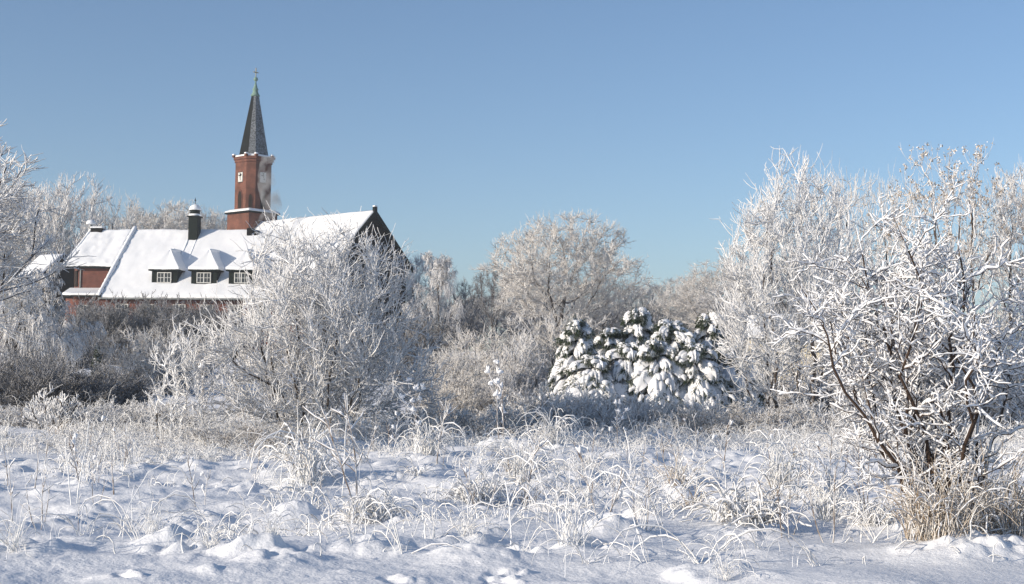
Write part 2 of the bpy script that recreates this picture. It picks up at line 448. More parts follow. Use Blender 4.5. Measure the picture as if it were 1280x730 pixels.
def gen_crown(seed, H=10.0, W=4.5, z0=.25, n_attr=900, step=.28, roots=1, root_r=.1, trunk_r=.2, tw_r=.016, tw_n=4, tw_len=(.35, .9), fine=2, power=1.0,
              mats=('bark_far', 'rime_warm'), snow=0.0, leaves=0, up=.05, hollow=.5, minr=.014, egg=0.0, droop=0.0):
    """a crown whose limbs divide to fill an uneven egg of air"""
    rng = np.random.default_rng(seed)
    d = norm(rng.standard_normal((n_attr * 3, 3))); r = (hollow + (1 - hollow) * rng.random(n_attr * 3)) ** power
    lump = 1 + .22 * np.sin(d[:, 0] * 3.1 + seed) * np.cos(d[:, 1] * 2.7 + seed * 2) + .14 * np.sin(d[:, 2] * 5 + d[:, 0] * 4 + seed)
    hc = H * (1 - z0) / 2
    wz = 1 - egg * d[:, 2] * r
    A = np.stack([d[:, 0] * W * r * lump * wz, d[:, 1] * W * r * lump * wz, H * z0 + hc + d[:, 2] * hc * np.minimum(r * (lump * .5 + .5), 1.02)], 1)
    A = A[A[:, 2] > max(.04 * H, H * z0 * .8)][:n_attr]
    az = np.arange(roots) * 6.283 / roots + rng.uniform(0, 1, roots)
    nodes = [np.array([root_r * math.cos(a), root_r * math.sin(a), -.3]) if roots > 1 else np.array([0., 0., -.3]) for a in az]; par = [-1] * roots
    nt0 = int(max(1, (H * z0 + .3) / step))
    for q in range(roots):
        last = q; lean = np.array([math.cos(az[q]), math.sin(az[q]), 0]) * (.35 if roots > 1 else 0)
        dd = norm(np.array([0, 0, 1.0]) + lean)
        for _ in range(nt0):
            dd = norm(dd + .08 * rng.standard_normal(3)); nodes.append(nodes[last] + dd * step); par.append(last); last = len(nodes) - 1
    N = np.array(nodes); par = list(par)
    D2 = ((A[:, None] - N[None]) ** 2).sum(2); near = D2.argmin(1); nd = D2.min(1)
    alive = np.ones(len(A), bool); kill = (step * 1.5) ** 2
    for it in range(170):
        if not alive.any(): break
        idx = np.nonzero(alive)[0]
        dv = norm(A[idx] - N[near[idx]])
        acc = np.zeros_like(N); np.add.at(acc, near[idx], dv)
        gi = np.unique(near[idx])
        g = norm(norm(acc[gi]) + .22 * rng.standard_normal((len(gi), 3)) + [0, 0, up])
        new = N[gi] + g * step
        o = len(N); N = np.concatenate([N, new]); par += list(gi)
        d2 = ((A[idx][:, None] - new[None]) ** 2).sum(2); j = d2.argmin(1); m_ = d2[np.arange(len(idx)), j]
        bt = m_ < nd[idx]; near[idx[bt]] = o + j[bt]; nd[idx[bt]] = m_[bt]
        alive &= nd > kill
        if len(N) > 9000: break
    par = np.array(par); n = len(N)
    cnt = np.zeros(n); kids = np.zeros(n, int)
    for i in range(n - 1, -1, -1):
        if kids[i] == 0: cnt[i] = 1
        if par[i] >= 0: cnt[par[i]] += cnt[i]; kids[par[i]] += 1
    rad = minr * cnt ** .46
    rad = np.where(rad > trunk_r, trunk_r, rad)
    wood = Tubes(); tw = Tubes(); sn = Tubes()
    e = np.nonzero(par >= 0)[0]; p = par[e]
    ext = (N[e] - N[p]) * .06
    P = np.stack([N[p] - ext, (N[p] + N[e]) / 2 + rng.normal(0, step * .04, (len(e), 3)), N[e] + ext], 1)
    r0 = np.minimum(rad[p], rad[e] * 1.35); Rd = np.stack([r0, (r0 + rad[e]) / 2, rad[e]], 1)
    thick = rad[e] > minr * 2.6
    wood.add(P[thick], Rd[thick], 6, tip=False); tw.add(P[~thick], Rd[~thick], 4, tip=False)
    sm = np.nonzero(cnt[e] < 26)[0]
    src = P[sm]; sr = Rd[sm]
    pos, dd, rr_, t, pl, _ = spawn(rng, src, sr, tw_n, (0, 1), (18, 62), .05)
    cen = np.array([0, 0, H * (z0 + .1)])
    dd = norm(dd + .35 * norm(pos - cen))
    P4 = grow(rng, pos, dd, rng.uniform(tw_len[0], tw_len[1], len(t)), 5, .13, up, -droop); R4 = taper(len(P4), 6, tw_r * 1.1, tw_r * .6); tw.add(P4, R4, 3, rng=rng, lump=.3)
    if fine:
        pos, dd, rr_, t, pl, _ = spawn(rng, P4, R4, fine, (.1, 1), (22, 58), .03)
        P5 = grow(rng, pos, dd, pl * rng.uniform(.3, .65, len(t)), 3, .15, up); tw.add(P5, taper(len(P5), 4, tw_r * .85, tw_r * .55), 3, rng=rng, lump=.3)
    if snow:
        snow_on(rng, sn, P[rad[e] < trunk_r * .5], Rd[rad[e] < trunk_r * .5], snow, .8); snow_on(rng, sn, P4, R4, snow * .7, .3)
    if roots > 1:
        q0 = N[:roots]; c0 = np.repeat([[0., 0., -.32]], roots, 0)
        wood.add(np.stack([c0, (c0 + q0) / 2, q0 + [0, 0, .05]], 1), np.full((roots, 3), trunk_r * 1.2), 6)
    out = [('trunk', wood.mesh('trunk', M[mats[0]])), ('crown', tw.mesh('crown', M[mats[1]]))]
    if snow: out.append(('snow_load', sn.mesh('snow_load', M['snow'])))
    if leaves:
        lf = Tubes(); ends = P4[P4[:, -1, 2] > H * .5]
        ii = rng.integers(0, len(ends), leaves // 5); base = np.repeat(ends[ii, -1], 5, 0) + rng.normal(0, .06, (len(ii) * 5, 3))
        u = norm(rng.standard_normal((len(base), 3))); v = norm(np.cross(u, rng.standard_normal((len(base), 3)))); s_ = rng.uniform(.03, .07, (len(base), 1))
        lf.quads(np.stack([base - u * s_, base + v * s_ * .6, base + u * s_, base - v * s_ * .6], 1))
        out.append(('leaves', lf.mesh('leaves', M['oakleaf'])))
    return out


def gen_spruce(seed, H=3.6, Rw=1.35, snow=0.13, whorls=10, per=8, needle_n=40):
    rng = np.random.default_rng(seed)
    wood = Tubes(); nd = Tubes(); sn = Tubes()
    P0 = grow(rng, np.array([[0, 0, -0.2]]), np.array([[0, 0, 1.0]]), np.array([H + 0.15]), 8, 0.02, 0.05)
    wood.add(P0, taper(1, 9, 0.07, 0.012), 6)
    zs, az, ln = [], [], []
    for w in range(whorls):
        z = H * (0.10 + 0.86 * (w / (whorls - 1)) ** 0.92)
        rel = 1 - z / (H * 1.03)
        n = max(4, int(per * (0.55 + 0.6 * rel)))
        off = rng.uniform(0, 6.28)
        for q in range(n):
            zs.append(z + rng.normal(0, 0.07)); az.append(off + q * 6.283 / n + rng.normal(0, 0.22)); ln.append(max(0.16, Rw * rel ** 0.55 * rng.uniform(0.7, 1.2)))
    zs = np.array(zs); az = np.array(az); ln = np.array(ln); N = len(zs)
    upf = np.where(zs > H * 0.8, 0.7, 0.25) + rng.normal(0, 0.1, N)
    D = np.stack([np.cos(az), np.sin(az), upf], 1)
    S = np.stack([0 * zs, 0 * zs, zs], 1)
    B = grow(rng, S, D, ln * 1.15, 7, 0.04, -0.04, -0.62)
    RB = taper(N, 8, 0.022, 0.01); wood.add(B, RB, 4, tip=False)
    pos, d, rad, t, pl, par = spawn(rng, B, RB, 5, (0.3, 0.98), (28, 50), 0.0)
    Ls = pl * (0.50 - 0.22 * t) * rng.uniform(0.7, 1.2, len(t))
    d[:, 2] *= 0.35
    B2 = grow(rng, pos, d, Ls, 4, 0.06, -0.05, -0.5); R2 = taper(len(B2), 5, 0.012, 0.008); wood.add(B2, R2, 3)
    # needles: short hanging sprays under every bough
    for PP, n in ((B, needle_n), (B2, max(8, int(needle_n * 0.55)))):
        pos, d, rad, t, pl, par = spawn(rng, PP, np.full(PP.shape[:2], 0.01), n, (0.12, 1.0), (35, 80), -0.35)
        Ls = rng.uniform(0.10, 0.28, len(t))
        P = grow(rng, pos, d, Ls, 2, 0.12, -0.25); nd.add(P, taper(len(P), 3, 0.016, 0.006), 3)
    # snow: fat lumpy tongues lying on the boughs
    def tongue(PP, w, keep):
        sel = rng.random(len(PP)) < keep
        PP = PP[sel]
        if len(PP) == 0: return
        S_ = PP.shape[1]; S2 = (S_ - 1) * 2 + 1
        f = np.linspace(0.6, S_ - 1, S2); i = np.minimum(f.astype(int), S_ - 2); fr = f - i
        P2 = PP[:, i] * (1 - fr)[None, :, None] + PP[:, i + 1] * fr[None, :, None]
        prof = np.sin(np.linspace(0.25, 2.75, S2)) ** 0.7
        Lp = np.linalg.norm(PP[:, -1] - PP[:, 0], axis=1)
        rad = np.minimum(w, 0.22 * Lp + 0.02)[:, None] * prof[None, :] * rng.uniform(0.75, 1.3, (len(PP), S2)) * rng.uniform(0.7, 1.2, (len(PP), 1))
        P2 = P2.copy(); P2[:, :, 2] += rad * 0.45
        sn.add(P2, rad, 7, 0.72)
    def pads(PP, keep, wk):
        sel = rng.random(len(PP)) < keep
        PP = PP[sel]; N_, S_, _ = PP.shape; nu, nv = 11, 13
        f = np.linspace(0.9, S_ - 1, nu); i = np.minimum(f.astype(int), S_ - 2); fr = f - i
        sp_ = PP[:, i] * (1 - fr)[None, :, None] + PP[:, i + 1] * fr[None, :, None]
        T = norm(np.gradient(sp_, axis=1)); side = norm(np.cross(T, np.array([0, 0, 1.]))); nrm = norm(np.cross(side, T))
        Lp = np.linalg.norm(PP[:, -1] - PP[:, 0], axis=1)
        u = np.linspace(0, 1, nu); v = np.linspace(-1, 1, nv)
        w = (wk * Lp)[:, None] * (np.sin(u * 2.55 + .35) ** .8)[None, :]
        ph = rng.uniform(0, 6.28, (N_, 1, 1)); kf = rng.uniform(2.2, 3.4, (N_, 1, 1))
        grv = np.cos(kf * math.pi * v[None, None, :] + ph)                       # grooves between the fingers
        jit = rng.uniform(-.12, .12, (N_, nu, nv))
        ext = (.10 * Lp)[:, None, None] * grv * (u ** 3)[None, :, None]
        base = sp_[:, :, None, :] + side[:, :, None, :] * (v[None, None, :] * w[:, :, None] * (1 + .25 * jit))[..., None] + T[:, :, None, :] * ext[..., None]
        base[..., 2] -= (.75 * w[:, :, None] * np.abs(v)[None, None, :] ** 1.8)
        edge = np.sqrt(np.clip(1 - v ** 2, 0, 1))[None, None, :] * np.clip(np.minimum(u * 5, (1 - u) * 4), 0, 1)[None, :, None] ** .5
        th = np.minimum(snow, .28 * Lp)[:, None, None] * edge * (.8 + .28 * grv + jit)
        top = base + nrm[:, :, None, :] * th[..., None]; bot = base - nrm[:, :, None, :] * .012
        idx = np.arange(N_ * nu * nv).reshape(N_, nu, nv)
        def qd(ix, flip):
            q = np.stack([ix[:, :-1, :-1], ix[:, 1:, :-1], ix[:, 1:, 1:], ix[:, :-1, 1:]], -1).reshape(-1, 4)
            return q[:, ::-1] if flip else q
        m_ = N_ * nu * nv
        sn.V += [top.reshape(-1, 3), bot.reshape(-1, 3)]; sn.Q += [qd(idx + sn.n, False), qd(idx + sn.n + m_, True)]
        sn.n += 2 * m_
    pads(B, .9, .27); tongue(B2, snow * .55, .72)
    return [('trunk', wood.mesh('trunk', M['bark'])), ('needles', nd.mesh('needles', M['needle'])), ('snow_load', sn.mesh('snow_load', M['snow']))]


def gen_tuft(seed, n=60, h=0.55, spread=0.18, arch=0.5, r=0.007, mat='grass', snowk=0.0, out=(8, 55), kink=.12):
    rng = np.random.default_rng(seed)
    tb = Tubes(); sn = Tubes()
    az = rng.uniform(0, 6.283, n); pol = np.radians(rng.uniform(out[0], out[1], n))
    D = np.stack([np.sin(pol) * np.cos(az), np.sin(pol) * np.sin(az), np.cos(pol)], 1)
    rr = spread * np.sqrt(rng.random(n)); a2 = rng.uniform(0, 6.283, n)
    S = np.stack([rr * np.cos(a2), rr * np.sin(a2), np.full(n, -0.05)], 1)
    L = h * rng.uniform(0.5, 1.5, n)
    P = grow(rng, S, D, L, 8, 0.09, 0.05, -arch * 1.0, kink=kink)
    P[:, :, 2] = np.maximum(P[:, :, 2], -0.05)
    Rd = taper(n, 9, r * rng.uniform(0.7, 1.3, n), r * 0.55)
    tb.add(P, Rd, 3, rng=rng, lump=0.35)
    out_ = [('blade_clump', tb.mesh('blade_clump', M[mat]))]
    if snowk:
        snow_on(rng, sn, P, Rd, snowk, 0.45 if n > 20 else 1.0, 5)
        out_.append(('snow_load', sn.mesh('snow_load', M['snow'])))
    return out_


def gen_weed(seed, h=0.9, stems=1, side=6, heads=0, r=0.007, mat='stalk', lean=10, head_r=0.03):
    rng = np.random.default_rng(seed)
    tb = Tubes(); sn = Tubes()
    az = rng.uniform(0, 6.283, stems); pol = np.radians(rng.uniform(0, lean, stems))
    D = np.stack([np.sin(pol) * np.cos(az), np.sin(pol) * np.sin(az), np.cos(pol)], 1)
    P = grow(rng, np.stack([rng.normal(0, 0.03, stems), rng.normal(0, 0.03, stems), np.full(stems, -0.08)], 1), D, h * rng.uniform(0.75, 1.1, stems), 9, 0.06, 0.02)
    Rd = taper(stems, 10, r, r * 0.6); tb.add(P, Rd, 4, rng=rng, lump=0.2)
    ends = [P[:, -1]]
    if side:
        pos, d, rad, t, pl, _ = spawn(rng, P, Rd, side, (0.3, 1.0), (30, 60), 0.2)
        P1 = grow(rng, pos, d, pl * rng.uniform(0.12, 0.32, len(t)), 4, 0.15, 0.05)
        R1 = taper(len(P1), 5, r * 0.7, r * 0.5); tb.add(P1, R1, 3, rng=rng, lump=0.3)
        snow_on(rng, sn, P1, R1, r * 1.3, 0.7)
        ends.append(P1[:, -1])
    snow_on(rng, sn, P, Rd, r * 1.1, 0.8)
    if heads:
        E = np.concatenate(ends)
        E = E[rng.permutation(len(E))[:heads]] if heads < len(E) else E
        rep = 5
        base = np.repeat(E, rep, 0); dd = norm(rng.standard_normal((len(base), 3)) + [0, 0, 0.5])
        PH = grow(rng, base - dd * head_r * 0.3, dd, head_r * rng.uniform(0.9, 2.0, len(base)), 3, 0.15)
        sn.add(PH, np.tile(np.array([[0.5, 0.75, 0.6, 0.3]]), (len(base), 1)) * head_r * rng.uniform(0.5, 0.9, (len(base), 1)), 6)
    return [('stalk', tb.mesh('stalk', M[mat])), ('snow_load', sn.mesh('snow_load', M['snow']))]


# ------------------------------------------------------------------ generic solids
class Solid:
    def __init__(self):
        self.v = []; self.f = []

    def add(self, v, f):
        n = len(self.v)
        self.v += [Vector(p) for p in v]; self.f += [[i + n for i in q] for q in f]

    def box(self, x0, x1, y0, y1, z0, z1):
        self.add([(x0, y0, z0), (x1, y0, z0), (x1, y1, z0), (x0, y1, z0), (x0, y0, z1), (x1, y0, z1), (x1, y1, z1), (x0, y1, z1)],
                 [(0, 3, 2, 1), (4, 5, 6, 7), (0, 1, 5, 4), (1, 2, 6, 5), (2, 3, 7, 6), (3, 0, 4, 7)])

    def loft(self, rings, cap=True):
        k = len(rings[0]); v = [p for r in rings for p in r]; f = []
        for s in range(len(rings) - 1):
            for i in range(k):
                j = (i + 1) % k
                f.append((s * k + i, s * k + j, (s + 1) * k + j, (s + 1) * k + i))
        if cap:
            f.append(tuple(range(k - 1, -1, -1))); f.append(tuple((len(rings) - 1) * k + i for i in range(k)))
        self.add(v, f)

    def lathe(self, prof, n=16, cx=0, cy=0):
        self.loft([[(cx + r * math.cos(2 * math.pi * i / n), cy + r * math.sin(2 * math.pi * i / n), z) for i in range(n)] for r, z in prof])

    def build(self, name, mat, parent, bevel=0.0, smooth_sh=False, xf=None):
        me = bpy.data.meshes.new(name)
        vs = [xf(p) for p in self.v] if xf else self.v
        me.from_pydata([tuple(p) for p in vs], [], self.f); me.update()
        bm = bmesh.new(); bm.from_mesh(me); bmesh.ops.recalc_face_normals(bm, faces=bm.faces); bm.to_mesh(me); bm.free()
        if smooth_sh:
            for p in me.polygons: p.use_smooth = True
        me.materials.append(mat)
        o = link(bpy.data.objects.new(name, me), parent)
        if bevel:
            md = o.modifiers.new('bevel', 'BEVEL'); md.width = bevel; md.segments = 2; md.limit_method = 'ANGLE'
        return o


def snow_sheet(name, quad, thick, nu, nv, parent, mat, seed=0, amp=0.05, edge=0.35, holes=None, round_all=(1, 1, 1, 1)):
    """a soft blanket over the quad (a bottom-left, b bottom-right, c top-right, d top-left)"""
    a, b_, c, d = [np.array(q, float) for q in quad]
    u = np.linspace(0, 1, nu)[None, :, None]; v = np.linspace(0, 1, nv)[:, None, None]
    base = (a * (1 - u) + b_ * u) * (1 - v) + (d * (1 - u) + c * u) * v
    n = np.cross(b_ - a, d - a); n = n / np.linalg.norm(n)
    if n[2] < 0: n = -n
    W = np.linalg.norm(b_ - a); Hh = np.linalg.norm(d - a)
    du = u[..., 0] * W; dv = v[..., 0] * Hh
    big = 9.0
    e = np.minimum(np.minimum(du if round_all[0] else big, (W - du) if round_all[1] else big),
                   np.minimum(dv if round_all[2] else big, (Hh - dv) if round_all[3] else big)) + 0 * (du + dv)
    prof = np.sqrt(np.clip(1 - (1 - np.clip(e / edge, 0, 1)) ** 2, 0, 1))
    nz = vnoise(du * 0.9 + seed * 7.3 + 0 * dv, dv * 0.7 + seed * 3.1 + 0 * du) + 0.5 * vnoise(du * 2.3 + seed + 0 * dv, dv * 1.9 + 0 * du)
    wob = (.10 * vnoise(du[0] * 1.7 + seed * 5, du[0] * 0 + seed) + .05 * vnoise(du[0] * 5 + seed, du[0] * 0 + 3.5))[None, :, None] * np.clip(1 - v * 8, 0, 1)
    base = base - (d - a) / Hh * (wob + .04 * np.clip(1 - v * 8, 0, 1))
    thk = thick * (1 + .5 * vnoise(du * .6 + seed * 2, dv * .5 + seed))
    top = base + n * (thk * prof + amp * nz * prof)[..., None]
    V = np.concatenate([top.reshape(-1, 3), base.reshape(-1, 3) - n * 0.005])
    idx = np.arange(nu * nv).reshape(nv, nu); o = nu * nv
    q = np.stack([idx[:-1, :-1], idx[:-1, 1:], idx[1:, 1:], idx[1:, :-1]], -1).reshape(-1, 4)
    border = np.concatenate([idx[0, :], idx[1:, -1], idx[-1, -2::-1], idx[-2:0:-1, 0]])
    nx = np.roll(border, -1)
    side = np.stack([border, border + o, nx + o, nx], -1)
    me = np_mesh(name, V, [q, side], mat)
    return part(name, me, parent)


# ================================================================== SETTING: light, sky, air
EL = R(16.0)
SDIR = Vector((-0.87, -0.49, 0)).normalized() * math.cos(EL) + Vector((0, 0, math.sin(EL)))
w = bpy.data.worlds.new('World'); scene.world = w; w.use_nodes = True
nt = w.node_tree; bg = nt.nodes['Background']
sky = nt.nodes.new('ShaderNodeTexSky'); sky.sky_type = 'NISHITA'; sky.sun_disc = False
sky.sun_elevation = EL; sky.sun_rotation = math.atan2(SDIR.x, SDIR.y)
sky.air_density = 0.85; sky.dust_density = 0.5; sky.ozone_density = 2.8
tint = nt.nodes.new('ShaderNodeMix'); tint.data_type = 'RGBA'; tint.blend_type = 'MULTIPLY'; tint.inputs[0].default_value = 1.0
tint.inputs[7].default_value = (1.0, .99, .99, 1)
nt.links.new(sky.outputs['Color'], tint.inputs[6]); nt.links.new(tint.outputs[2], bg.inputs['Color']); bg.inputs['Strength'].default_value = 0.12

sl = bpy.data.lights.new('sun', 'SUN'); sl.energy = 4.2; sl.angle = R(0.6); sl.color = (1.0, 0.88, 0.73)
so = bpy.data.objects.new('sun', sl); C.objects.link(so); so.rotation_euler = SDIR.to_track_quat('Z', 'Y').to_euler()

cam = bpy.data.cameras.new('camera'); co = bpy.data.objects.new('camera', cam); C.objects.link(co)
cam.sensor_width = 36; cam.lens = 36 * F / 1280; cam.clip_end = 4000; cam.clip_start = 0.1
co.matrix_world = Matrix.Translation(CAM_P) @ CAM_M.to_4x4()
scene.camera = co
scene.view_settings.view_transform = 'Standard'; scene.view_settings.look = 'None'
scene.view_settings.exposure = 0.32; scene.view_settings.gamma = 1.0
scene.cycles.max_bounces = 6; scene.cycles.diffuse_bounces = 3; scene.cycles.volume_bounces = 0

# ================================================================== foreground positions (they also raise the snow)
TUFTS = [  # px, py, height px, kind, label
    (712, 688, 62, 'arch', 'arched frosty grass hoop nearest the camera, at the lower middle of the field'),
    (735, 640, 52, 'arch', 'tall hooped grass clump just behind the nearest hoop'),
    (384, 606, 78, 'sheaf', 'drooping sheaf of frosted grass with a brown heart below the big round bush'),
    (462, 652, 46, 'thick', 'dense low grass clump right of the drooping sheaf'),
    (592, 628, 44, 'thick', 'small frosty clump with dark stalks left of the field centre'),
    (650, 604, 60, 'sheaf', 'upright frosted clump with dark stems in mid field'),
    (930, 664, 62, 'thick', 'wide grass clump half buried in a tall snow mound right of centre'),
    (846, 612, 44, 'straw', 'tan clump poking from a snow mound right of centre'),
    (806, 648, 50, 'arch', 'grass clump bowed to the right behind the round mound'),
    (585, 680, 34, 'arch', 'thin bowed stems rising from a white mound beside the hoop'),
    (905, 727, 40, 'arch', 'long bowed grass arc cut by the bottom edge of the view'),
    (262, 690, 40, 'arch', 'loose bowed stems lying in the snow at lower left'),
    (190, 684, 36, 'arch', 'broad grass arch with a clotted end at lower left'),
    (20, 690, 46, 'arch', 'bent stem cluster at the left edge of the near snow'),
    (340, 690, 30, 'arch', 'short bowed tuft between mounds at lower left'),
    (1035, 650, 52, 'sheaf', 'pale upright tuft left of the snow laden thorn bush'),
    (975, 610, 60, 'sheaf', 'frosty hooped clump below the tall white tree'),
    (530, 572, 48, 'sheaf', 'frosted clump at the right foot of the big round bush'),
    (690, 560, 44, 'sheaf', 'pale clump in front of the blue shaded shrubs'),
    (1095, 660, 40, 'thick', 'low matted clump under the twiggy sapling'),
]
MOUND_PX = [(360, 655, .16, .38), (455, 694, .16, .45), (768, 662, .15, .32), (920, 640, .20, .50), (612, 700, .10, .45), (1235, 692, .18, .7),
            (860, 606, .16, .35), (930, 672, .10, .5), (700, 606, .10, .4), (1010, 628, .10, .4), (480, 600, .12, .5), (560, 610, .10, .4), (300, 612, .10, .5),
            (820, 556, .25, .8), (640, 560, .2, .7), (170, 590, .12, .5), (1180, 700, .10, .5), (90, 660, .10, .6), (250, 660, .10, .5)]
for (px, py, h, r_) in MOUND_PX:
    p = gp(px, py); MOUNDS.append((p.x, p.y, h, r_))
rng_f = random.Random(4)
for (px, py) in [(612, 716), (628, 722), (618, 728), (608, 722), (636, 716), (470, 724), (480, 729), (640, 728), (160, 716), (150, 722)]:
    p = gp(px, py); MOUNDS.append((p.x, p.y, -0.05, 0.07)); MOUNDS.append((p.x + .12, p.y + .02, 0.03, 0.06))
for q in range(50):
    yy = rng_f.uniform(12, 40); xx = rng_f.uniform(-0.37, 0.37) * yy
    MOUNDS.append((xx, yy, rng_f.uniform(.04, .11), rng_f.uniform(.2, .42)))
for (px, py, hp, kind, lab) in TUFTS:
    q_ = gp(px, py)
    for _i in range(9):
        a_ = rng_f.uniform(0, 6.28); d_ = rng_f.uniform(.05, .55)
        MOUNDS.append((q_.x + d_ * math.cos(a_), q_.y + d_ * math.sin(a_), rng_f.uniform(.02, .06), rng_f.uniform(.09, .2)))
for q in range(160):
    yy = rng_f.uniform(11.5, 32); xx = rng_f.uniform(-.37, .37) * yy
    MOUNDS.append((xx, yy, rng_f.uniform(.012, .045), rng_f.uniform(.07, .16) + yy * .002))

# ------------------------------------------------------------------ ground: one sheet to the horizon
def build_ground():
    rs = np.concatenate([np.linspace(0.6, 8.5, 30, endpoint=False), np.geomspace(8.5, 48, 620, endpoint=False), np.geomspace(48, 160, 90, endpoint=False), np.geomspace(160, 900, 24)])
    fine = np.linspace(-27, 27, 900); left = np.linspace(-180, -27, 60, endpoint=False); right = np.linspace(27, 180, 60, endpoint=False)[1:]
    th = np.radians(np.concatenate([left, fine, right]))
    RR, TT = np.meshgrid(rs, th, indexing='ij')
    X = RR * np.sin(TT); Y = RR * np.cos(TT)
    Z = gh(X, Y)
    Z *= smooth(-25, 3, Y) * 0.999 + 0.001
    nr, nt_ = X.shape
    V = np.concatenate([np.stack([X, Y, Z], -1).reshape(-1, 3), [[0, 0, float(Z[0].mean())]]])
    idx = np.arange(nr * nt_).reshape(nr, nt_); nx = np.roll(idx, -1, axis=1)
    q = np.stack([idx[:-1], idx[1:], nx[1:], nx[:-1]], -1).reshape(-1, 4)[:, ::-1]
    tri = np.stack([idx[0], nx[0], np.full(nt_, nr * nt_)], -1)[:, ::-1]
    me = np_mesh('snow_ground', V, [q, tri], M['ground'])
    o = link(bpy.data.objects.new('snow_ground', me))
    tag(o, kind='structure')
    return o


build_ground()

# ================================================================== HOUSE
def frame_xf(O, u):
    u = Vector((u[0], u[1], 0)).normalized(); v = Vector((-u.y, u.x, 0))
    return O, math.atan2(u.y, u.x)


Pb = at(126, 369, 118)
HZ = Pb.z                       # main eave height
GZ = 3.2
house = empty('brick_house', (Pb.x, Pb.y, GZ), -R(7.3))
tag(house, 'long red brick house with snowy dormer roof left of the church tower', 'house')
E = HZ - GZ                     # eave height above house base
RUN = 7.0
DROP = at(167, 288, 125).z - HZ
SL = DROP / RUN
LEN = 17.5


def zr(v):                      # main roof plane
    return E + SL * v


# walls
s = Solid(); s.add([(0.25, .35, -1), (LEN, .35, -1), (LEN, 13.6, -1), (.25, 13.6, -1), (.25, .35, E - .05), (LEN, .35, E - .05), (LEN, 13.6, E - .05), (.25, 13.6, E - .05)],
                   [(0, 1, 5, 4), (1, 2, 6, 5), (2, 3, 7, 6), (3, 0, 4, 7)])
s.add([(.25, .35, E - .05), (.25, 13.6, E - .05), (.25, 7, zr(7) - .3), (LEN, .35, E - .05), (LEN, 13.6, E - .05), (LEN, 7, zr(7) - .3)], [(0, 2, 1), (3, 4, 5)])
s.build('wall', M['brick'], house)
# end pavilion of the upper storey, canted at its corner
zt = zr(3.1) - .12; zb = E + .62
s = Solid()
ring = [(0.2, 3.4), (-3.5, 3.4), (-4.45, 4.5), (-4.45, 9.5), (0.2, 9.5)]
s.loft([[(x, y, zb - .7) for x, y in ring], [(x, y, zt) for x, y in ring]])
s.build('pavilion_wall', M['brick'], house)
ring = [(0.2, .5), (-2.4, .5), (-4.2, 2.4), (-4.2, 9.5), (0.2, 9.5)]
s = Solid(); s.loft([[(x, y, -1) for x, y in ring], [(x, y, E - .15) for x, y in ring]])
s.build('lower_wall', M['brick'], house)
# roof boards (dark) and snow
s = Solid()
t = .16
s.add([(-.12, -.25, zr(-.25) - t), (LEN + .2, -.25, zr(-.25) - t), (LEN + .2, 7, zr(7) - t), (-.12, 7, zr(7) - t), (-.12, 14.2, zr(-.2) - t), (LEN + .2, 14.2, zr(-.2) - t),
       (-.12, -.25, zr(-.25)), (LEN + .2, -.25, zr(-.25)), (LEN + .2, 7, zr(7)), (-.12, 7, zr(7)), (-.12, 14.2, zr(-.2)), (LEN + .2, 14.2, zr(-.2))],
      [(0, 1, 2, 3), (3, 2, 5, 4), (6, 7, 8, 9), (9, 8, 11, 10), (0, 6, 7, 1), (0, 3, 9, 6), (3, 4, 10, 9), (1, 7, 8, 2), (2, 8, 11, 5), (4, 5, 11, 10)])
roof = s.build('roof', M['slate'], house)
snow_sheet('roof_snow', [(-.05, -.22, zr(-.22) + .004), (LEN + .1, -.22, zr(-.22) + .004), (LEN + .1, 7.05, zr(7.05) + .004), (-.05, 7.05, zr(7.05) + .004)], .17, 150, 60, roof, M['roofsnow'], 1, .06, .22)
snow_sheet('roof_snow', [(-.05, 14.1, zr(0)), (LEN + .1, 14.1, zr(0)), (LEN + .1, 7.05, zr(6.95)), (-.05, 7.05, zr(6.95))], .15, 40, 20, roof, M['roofsnow'], 2, .05, .2)
# raised verge along the left edge of the main slope
s = Solid(); s.add([(-.2, -.3, zr(-.3)), (.12, -.3, zr(-.3)), (.12, 7, zr(7)), (-.2, 7, zr(7)), (-.2, -.3, zr(-.3) + .3), (.12, -.3, zr(-.3) + .3), (.12, 7, zr(7) + .26), (-.2, 7, zr(7) + .26)],
                   [(0, 1, 2, 3), (4, 5, 6, 7), (0, 1, 5, 4), (1, 2, 6, 5), (2, 3, 7, 6), (3, 0, 4, 7)])
vg = s.build('verge', M['slate'], roof)
rng = np.random.default_rng(3)
tb = Tubes(); P = np.stack([np.full(40, -.04), np.linspace(-.3, 7, 40), zr(np.linspace(-.3, 7, 40)) + .30], 1)[None]
tb.add(P, np.full((1, 40), .19) * rng.uniform(.8, 1.15, (1, 40)), 8, .9)
part('verge_snow', tb.mesh('verge_snow', M['roofsnow']), vg)
# pavilion roof: same plane, ends higher up
s = Solid()
q = [(-4.75, 3.0, zr(3.0)), (-.2, 3.0, zr(3.0)), (-.2, 7, zr(7)), (-4.1, 7, zr(7))]
q2 = [(-4.75, 11.0, zr(3.0)), (-.2, 11.0, zr(3.0))]
s.add([(x, y, z - .18) for x, y, z in q] + [(x, y, z) for x, y, z in q] + [(x, y, z - .18) for x, y, z in q2] + [(x, y, z) for x, y, z in q2],
      [(0, 1, 2, 3), (4, 5, 6, 7), (0, 1, 5, 4), (0, 3, 7, 4), (3, 2, 9, 8), (7, 6, 11, 10), (3, 8, 10, 7), (8, 9, 11, 10)])
pr = s.build('pavilion_roof', M['slate'], house)
snow_sheet('roof_snow', [(-4.72, 3.02, zr(3.02) + .004), (-.22, 3.02, zr(3.02) + .004), (-.22, 7.05, zr(7.05) + .004), (-4.08, 7.05, zr(7.05) + .004)], .18, 50, 40, pr, M['roofsnow'], 5, .12, .3)
